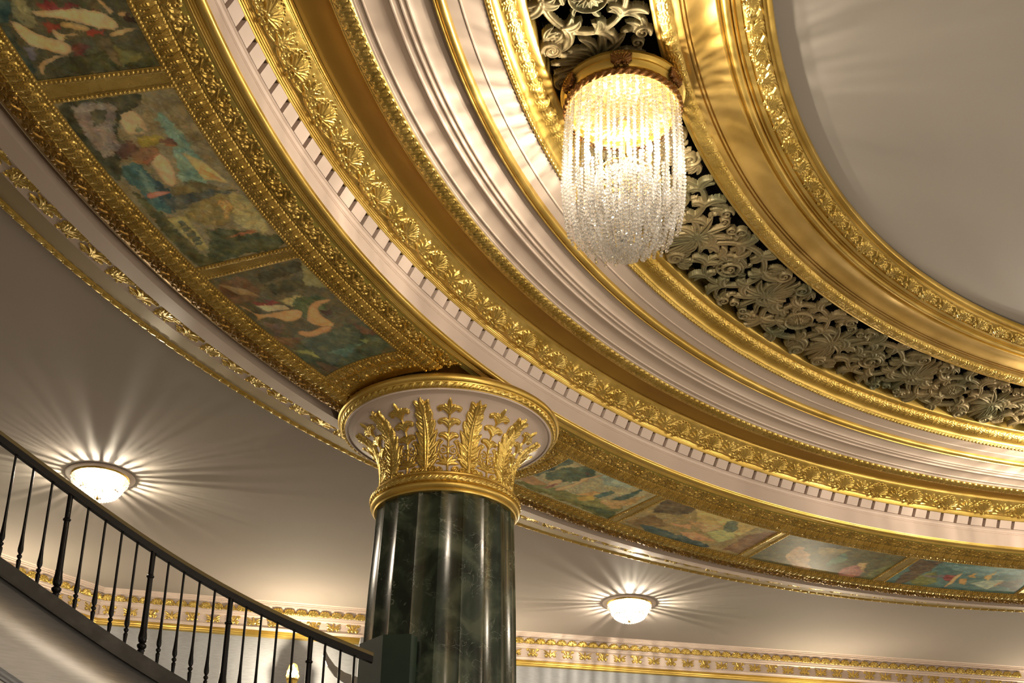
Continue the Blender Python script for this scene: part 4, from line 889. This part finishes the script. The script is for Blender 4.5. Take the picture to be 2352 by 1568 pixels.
# ------------------------------------------------------------------ wall sconces
def sconce():
    r = empty('wall_sconce'); b = MB()
    b.lathe([(.015, -.55), (.03, -.45), (.05, -.30), (.035, -.15), (.06, -.05), (.075, 0)], 14, c=(0, -.10, 0)); b.build('torch_stem', GOLD_B, r, True)
    b = MB(); b.lathe([(.07, 0), (.085, .012), (.085, .03), (.07, .035)], 16, c=(0, -.10, 0)); cup = b.build('cup', GOLD_B, r, True)
    x = np.linspace(-.09, .09, 30); z = np.linspace(-.30, .27, 90); X = x[:, None] + 0 * z; Z = z[None] + 0 * X; wd = .085 * np.sqrt(np.clip(1 - ((Z - .08) / .20) ** 2, 0, 1)) * (Z > .08) + (.085 - .05 * np.clip((.08 - Z) / .3, 0, 1)) * (Z <= .08)
    h = .02 + .012 * np.cos(X / .012) * np.sin(Z / .018); F = gridF(30, 90, ((np.abs(X) < wd)[:-1, :-1])); V, F, _ = compact(np.stack([X, -.01 - h, Z], -1), F); mesh_np('back_plate', V, F, GOLD, r, True).modifiers.new('s', 'SOLIDIFY').thickness = .02
    b = MB(); b.lathe([(.004, .03), (.018, .06), (.022, .09), (.010, .13), (.002, .15)], 10, c=(0, -.10, 0)); b.build('bulb', BULB, cup, True)
    lamp('sconce_lamp', (0, -.12, .12), P_SCONCE, .03, (1, .84, .60), r); return r
def copy_tree(o_, parent=None):
    c = o_.copy(); COL.objects.link(c); c.parent = parent
    for ch in [x for x in bpy.data.objects if x.parent == o_]: copy_tree(ch, c)
    return c
sc = sconce(); sc.location = (-10.76, 12.27, 6.10); sc.rotation_euler.z = .2
tag(sc, 'gilt wall sconce with ornate back plate glimpsed between the balusters at the bottom', 'sconce')
for k, (x, y) in enumerate(((-8.3, 13.30), (-3.0, 14.20), (.9, 14.87), (-14.2, 10.62))):
    s2 = copy_tree(sc); s2.location = (x, y + .24, 5.85) if k < 3 else (x - .2, y + .15, 5.95); s2.rotation_euler.z = .17 if k < 3 else .93
    tag(s2, ('gilt wall sconce on the grey wall behind the column', 'gilt wall sconce in the middle of the right wall', 'gilt wall sconce at the right end of the far wall', 'gilt wall sconce on the angled wall at the far left')[k], 'sconce', 'sconces below the view')
# ------------------------------------------------------------------ crystal lights
def octa(m, c, rx, rz, rings=((.0, 1), (.62, .55), (.62, -.55), (0, -1)), n=6, tw=0):
    V = [(c[0], c[1], c[2] + rz)]
    for (rr, z) in rings[1:-1]: V += [(c[0] + rx * rr / .62 * math.cos(2 * PI * i / n + tw + (z < 0) * PI / n), c[1] + rx * rr / .62 * math.sin(2 * PI * i / n + tw + (z < 0) * PI / n), c[2] + rz * z * .62) for i in range(n)]
    V.append((c[0], c[1], c[2] - rz)); F = [(0, 1 + i, 1 + (i + 1) % n) for i in range(n)]
    F += [(1 + i, 1 + n + i, 1 + (i + 1) % n) for i in range(n)] + [(1 + (i + 1) % n, 1 + n + i, 1 + n + (i + 1) % n) for i in range(n)]; F += [(1 + 2 * n, 1 + n + (i + 1) % n, 1 + n + i) for i in range(n)]
    m.add(V, F)
def strand_pts(m, pts, r=.0125, gap=.0285):
    P = [Vector(p) for p in pts]; d = 0; k = 0; s = [0]
    for i in range(1, len(P)): s.append(s[-1] + (P[i] - P[i - 1]).length)
    while d < s[-1]:
        while k < len(P) - 2 and s[k + 1] < d: k += 1
        t = (d - s[k]) / max(1e-6, s[k + 1] - s[k]); q = P[k].lerp(P[k + 1], t); octa(m, q, r, r * 1.05, tw=random.random() * 2); d += gap
def chandelier():
    r = empty('crystal_chandelier'); R0 = .385
    b = MB(); b.lathe([(.30, .26), (.40, .24), (.425, .215), (.43, .19), (.415, .175), (.405, .17), (.408, .155), (.395, .14), (.385, .12), (.392, .105), (.390, .07), (.375, .06), (.36, .065), (.355, .10)], 72, cap=False); b.build('canopy_ring', GOLD_B, r, True, 45)
    b = MB(); b.lathe([(.005, .12), (.10, .115), (.12, .13), (.25, .15), (.34, .125), (.36, .10)], 48, cap=False); b.build('canopy_pan', PAN, r, True, 50)
    t = Tile(.055, .05, .0025); t.leaf((.0, .006), .5, .05, .010, .014, curl=.3); t.leaf((.02, .044), -.4, .04, .008, .012)
    lathe_relief('leaf_garland', [(.392, .045), (.400, .06), (.403, .08), (.398, .098)], BRONZE, t, 46, 18, .006, r)
    for k in range(6):
        a = 2 * PI * k / 6 + .42; ts = Tile(.14, .12, .003, wrap=False); ts.shell((.07, .02), PI / 2, .085, .03, 8, 1.15)
        if k == 0:
            x = np.linspace(-.07, .07, 34); v = np.linspace(0, .12, 30); X = x[:, None] + 0 * v; h = ts.sample(X + .07, v[None] + 0 * X); kk = h > .002
            F = gridF(34, 30, kk[:-1, :-1] | kk[1:, 1:]); Vt, F, _ = compact(np.stack([.405 + h, X, .10 + v[None] * 1.0 + 0 * X], -1), F); sh = mesh_np('shell_mount', Vt, F, BRONZE, r, True); sh.modifiers.new('s', 'SOLIDIFY').thickness = .008; sh.rotation_euler.z = a
        else: inst(sh, rot=(0, 0, a))
    # outer curtain of bead strands
    nO = 56; zt, zb = .055, -.90
    m = MB(); strand_pts(m, [(R0, 0, zt), (R0 + .016, 0, -.25), (R0 + .024, 0, -.55), (R0 + .012, 0, -.72), (R0 - .02, 0, -.90)]); s0 = m.build('bead_strand', CRYSTAL, r)
    m = MB(); strand_pts(m, [(R0 - .02, 0, zt + .01), (R0 - .004, 0, -.30), (R0 - .01, 0, -.66), (R0 - .08, 0, -.97)]); s1 = m.build('bead_strand', CRYSTAL, r)
    for k in range(1, nO):
        inst((s0, s1)[k % 2], rot=(0, 0, 2 * PI * k / nO), scale=(1, 1, 1 + .025 * math.sin(k * 2.7)))
    s1.rotation_euler.z = .02
    # swags of beads under the pan, inner baskets and lower rings, too many to count
    m = MB()
    for k in range(26):
        a = 2 * PI * k / 26; strand_pts(m, [(.34 * math.cos(a), .34 * math.sin(a), .06), (.20 * math.cos(a + .1), .20 * math.sin(a + .1), .0), (.04 * math.cos(a), .04 * math.sin(a), -.02)], gap=.031)
    for Rr, n, z0, z1, R1 in ((.30, 28, -.48, -.99, .24), (.24, 24, -.52, -1.03, .18), (.175, 18, -.50, -1.07, .11), (.11, 11, -.55, -1.10, .05)):
        for k in range(n):
            a = 2 * PI * k / n + Rr; strand_pts(m, [(Rr * math.cos(a), Rr * math.sin(a), z0), (Rr * math.cos(a), Rr * math.sin(a), z0 * .3 + z1 * .7), (R1 * math.cos(a), R1 * math.sin(a), z1)])
    for z, Rr in ((-.50, .17), (-.54, .19), (-.58, .20), (-.62, .20)):
        for k in range(40): a = 2 * PI * k / 40; octa(m, (Rr * math.cos(a), Rr * math.sin(a), z), .014, .014)
    tag(m.build('inner_beads', CRYSTAL, r), kind='stuff')
    m = MB(); m.lathe([(.002, -.05), (.012, -.04), (.012, .0), (.03, .02)], 8); m.lathe([(.012, 0), (.03, -.03), (.012, -.06), (.012, -.50), (.03, -.52), (.012, -.55)], 12)
    m.tube([(.17 * math.cos(a), .17 * math.sin(a), -.45) for a in np.linspace(0, 2 * PI, 33)[:-1]], .010, 6, True)
    for k in range(8):
        a = 2 * PI * k / 8; c_, s_ = math.cos(a), math.sin(a); m.tube([(.01 * c_, .01 * s_, -.42), (.09 * c_, .09 * s_, -.54), (.17 * c_, .17 * s_, -.54), (.235 * c_, .235 * s_, -.49)], .006, 6); m.lathe([(.012, -.49), (.020, -.475), (.012, -.46), (.010, -.40)], 8, c=(.235 * c_, .235 * s_, 0))
    frm = m.build('frame', GOLD_B, r, True)
    m = MB(); m.lathe([(.006, -.40), (.014, -.38), (.016, -.355), (.009, -.32), (.002, -.30)], 10); b0 = m.build('bulb', BULB, frm, True)
    for k in range(8):
        a = 2 * PI * k / 8; p = (.235 * math.cos(a), .235 * math.sin(a), 0 if k % 2 else .05)
        if k == 0: b0.location = p
        else: inst(b0, loc=p)
    m = MB(); m.lathe([(.0, .045), (.025, .038), (.042, .012), (.042, -.012), (.025, -.038), (.0, -.045)], 14, c=(0, 0, -.94)); m.build('crystal_ball', CRYSTAL, r)
    for k in range(4):
        a = 2 * PI * k / 4 + .3; lamp('chandelier_lamp', (.235 * math.cos(a), .235 * math.sin(a), -.39), P_CHAND / 4, .02, WARM, r)
    return r
ch = chandelier(); RG = 7.43
def gp(deg, z=7.50): a = math.radians(deg); return (RG * math.cos(a), RG * math.sin(a), z)
ch.location = (-6.985, 2.352, 7.50); tag(ch, 'cylindrical crystal bead chandelier hanging from the pierced gold grille', 'chandelier')
for k, d in enumerate((101.2, 41.2, -18.8, -78.8, -138.8)):
    c2 = copy_tree(ch); c2.location = gp(d); tag(c2, ('crystal bead chandelier just past the right edge of the view', 'crystal bead chandelier on the far side of the dome', 'crystal bead chandelier at the right side of the ring', 'crystal bead chandelier behind the viewer on the right', 'crystal bead chandelier above the viewer')[k], 'chandelier', 'chandeliers outside the view')
def flush():
    r = empty('crystal_ceiling_light')
    b = MB(); b.lathe([(.36, 0), (.37, -.006), (.36, -.014), (.31, -.016)], 64, cap=False); b.build('ceiling_plate', CREAM, r, True, 50)
    b = MB(); b.lathe([(.300, -.004), (.312, -.012), (.306, -.03), (.296, -.034), (.292, -.02)], 64, cap=False); b.build('gilt_rim', GOLD_B, r, True, 50)
    m = MB()
    for row, (R_, z, n, q) in enumerate(((.290, -.048, 25, .020), (.286, -.080, 40, .017))):
        for k in range(n): a = 2 * PI * k / n + row * .07; octa(m, (R_ * math.cos(a), R_ * math.sin(a), z), q * (.8 + .4 * random.random()), q)
    m.build('bead_rows', CRYSTAL, r)
    m = MB(); m.add([(.272, -.017, -.095), (.285, 0, -.095), (.272, .017, -.095), (.262, 0, -.095), (.222, -.015, -.185), (.236, 0, -.188), (.222, .015, -.185), (.212, 0, -.182)], [(0, 1, 5, 4), (1, 2, 6, 5), (2, 3, 7, 6), (3, 0, 4, 7), (0, 3, 2, 1), (4, 5, 6, 7)]); pr = m.build('crystal_prism', CRYSTAL, r)
    for k in range(1, 32): inst(pr, rot=(0, 0, 2 * PI * k / 32))
    m = MB()
    for R_, z, n in ((.205, -.195, 34), (.178, -.213, 30), (.150, -.228, 26), (.122, -.240, 22), (.094, -.248, 17), (.066, -.252, 12)):
        for k in range(n): a = 2 * PI * k / n + R_ * 9; octa(m, (R_ * math.cos(a), R_ * math.sin(a), z - .01), .0135, .022)
    tag(m.build('crystal_drops', CRYSTAL, r), kind='stuff')
    m = MB(); m.lathe([(.0, -.225), (.045, -.232), (.04, -.242), (.012, -.25), (.012, -.262), (.018, -.27), (.0, -.285)], 12); m.tube([(0, 0, -.01), (0, 0, -.23)], .008, 6); m.build('finial', GOLD_B, r, True)
    m = MB(); m.lathe([(.004, -.05), (.016, -.06), (.02, -.085), (.016, -.11), (.003, -.125)], 10); b0 = m.build('bulb', BULB, r, True)
    for k in range(5):
        a = 2 * PI * k / 5; p = (.13 * math.cos(a), .13 * math.sin(a), 0)
        if k == 0: b0.location = p
        else: inst(b0, loc=p)
    lamp('ceiling_light_lamp', (0, 0, -.105), P_FLUSH, .024, (1, .86, .66), r); return r
fl = flush(); fl.location = (-12.25, 8.02, ZC); tag(fl, 'bowl-shaped crystal ceiling light above the stair railing at the left', 'ceiling light')
f2 = copy_tree(fl); f2.location = (-6.135, 12.00, ZC); f2.rotation_euler.z = .5; tag(f2, 'bowl-shaped crystal ceiling light right of the green column', 'ceiling light')
# ------------------------------------------------------------------ unseen standing lamps added on the hall floor to brighten the ceilings from below
def added_floor_lamp():
    r = empty('added_floor_lamp'); b = MB(); b.lathe([(.20, 0), (.20, .02), (.05, .05), (.03, .10)], 24); b.build('base', GOLD_B, r, True)
    b = MB(); b.lathe([(.018, .08), (.03, .5), (.018, .6), (.018, 1.75)], 12); b.build('added_lamp_pole', GOLD_B, r, True)
    b = MB(); b.lathe([(.05, 1.72), (.16, 1.78), (.22, 1.88), (.23, 1.93), (.22, 1.93), (.15, 1.80), (.04, 1.75)], 32, cap=False); b.build('added_lamp_bowl', SHADE, r, True)
    lamp('added_fill_light', (0, 0, 2.02), P_FILL, .12, (1, .88, .72), r); return r
fl0 = added_floor_lamp()
for k, a in enumerate((20, 92, 164, 236, 308)):
    o = fl0 if k == 0 else copy_tree(fl0); o.location = (4.2 * math.cos(math.radians(a)), 4.2 * math.sin(math.radians(a)), 0); tag(o, 'added unseen fill lamp with upturned glass bowl on the hall floor under the dome', 'floor lamp', 'added fill lamps under the dome')
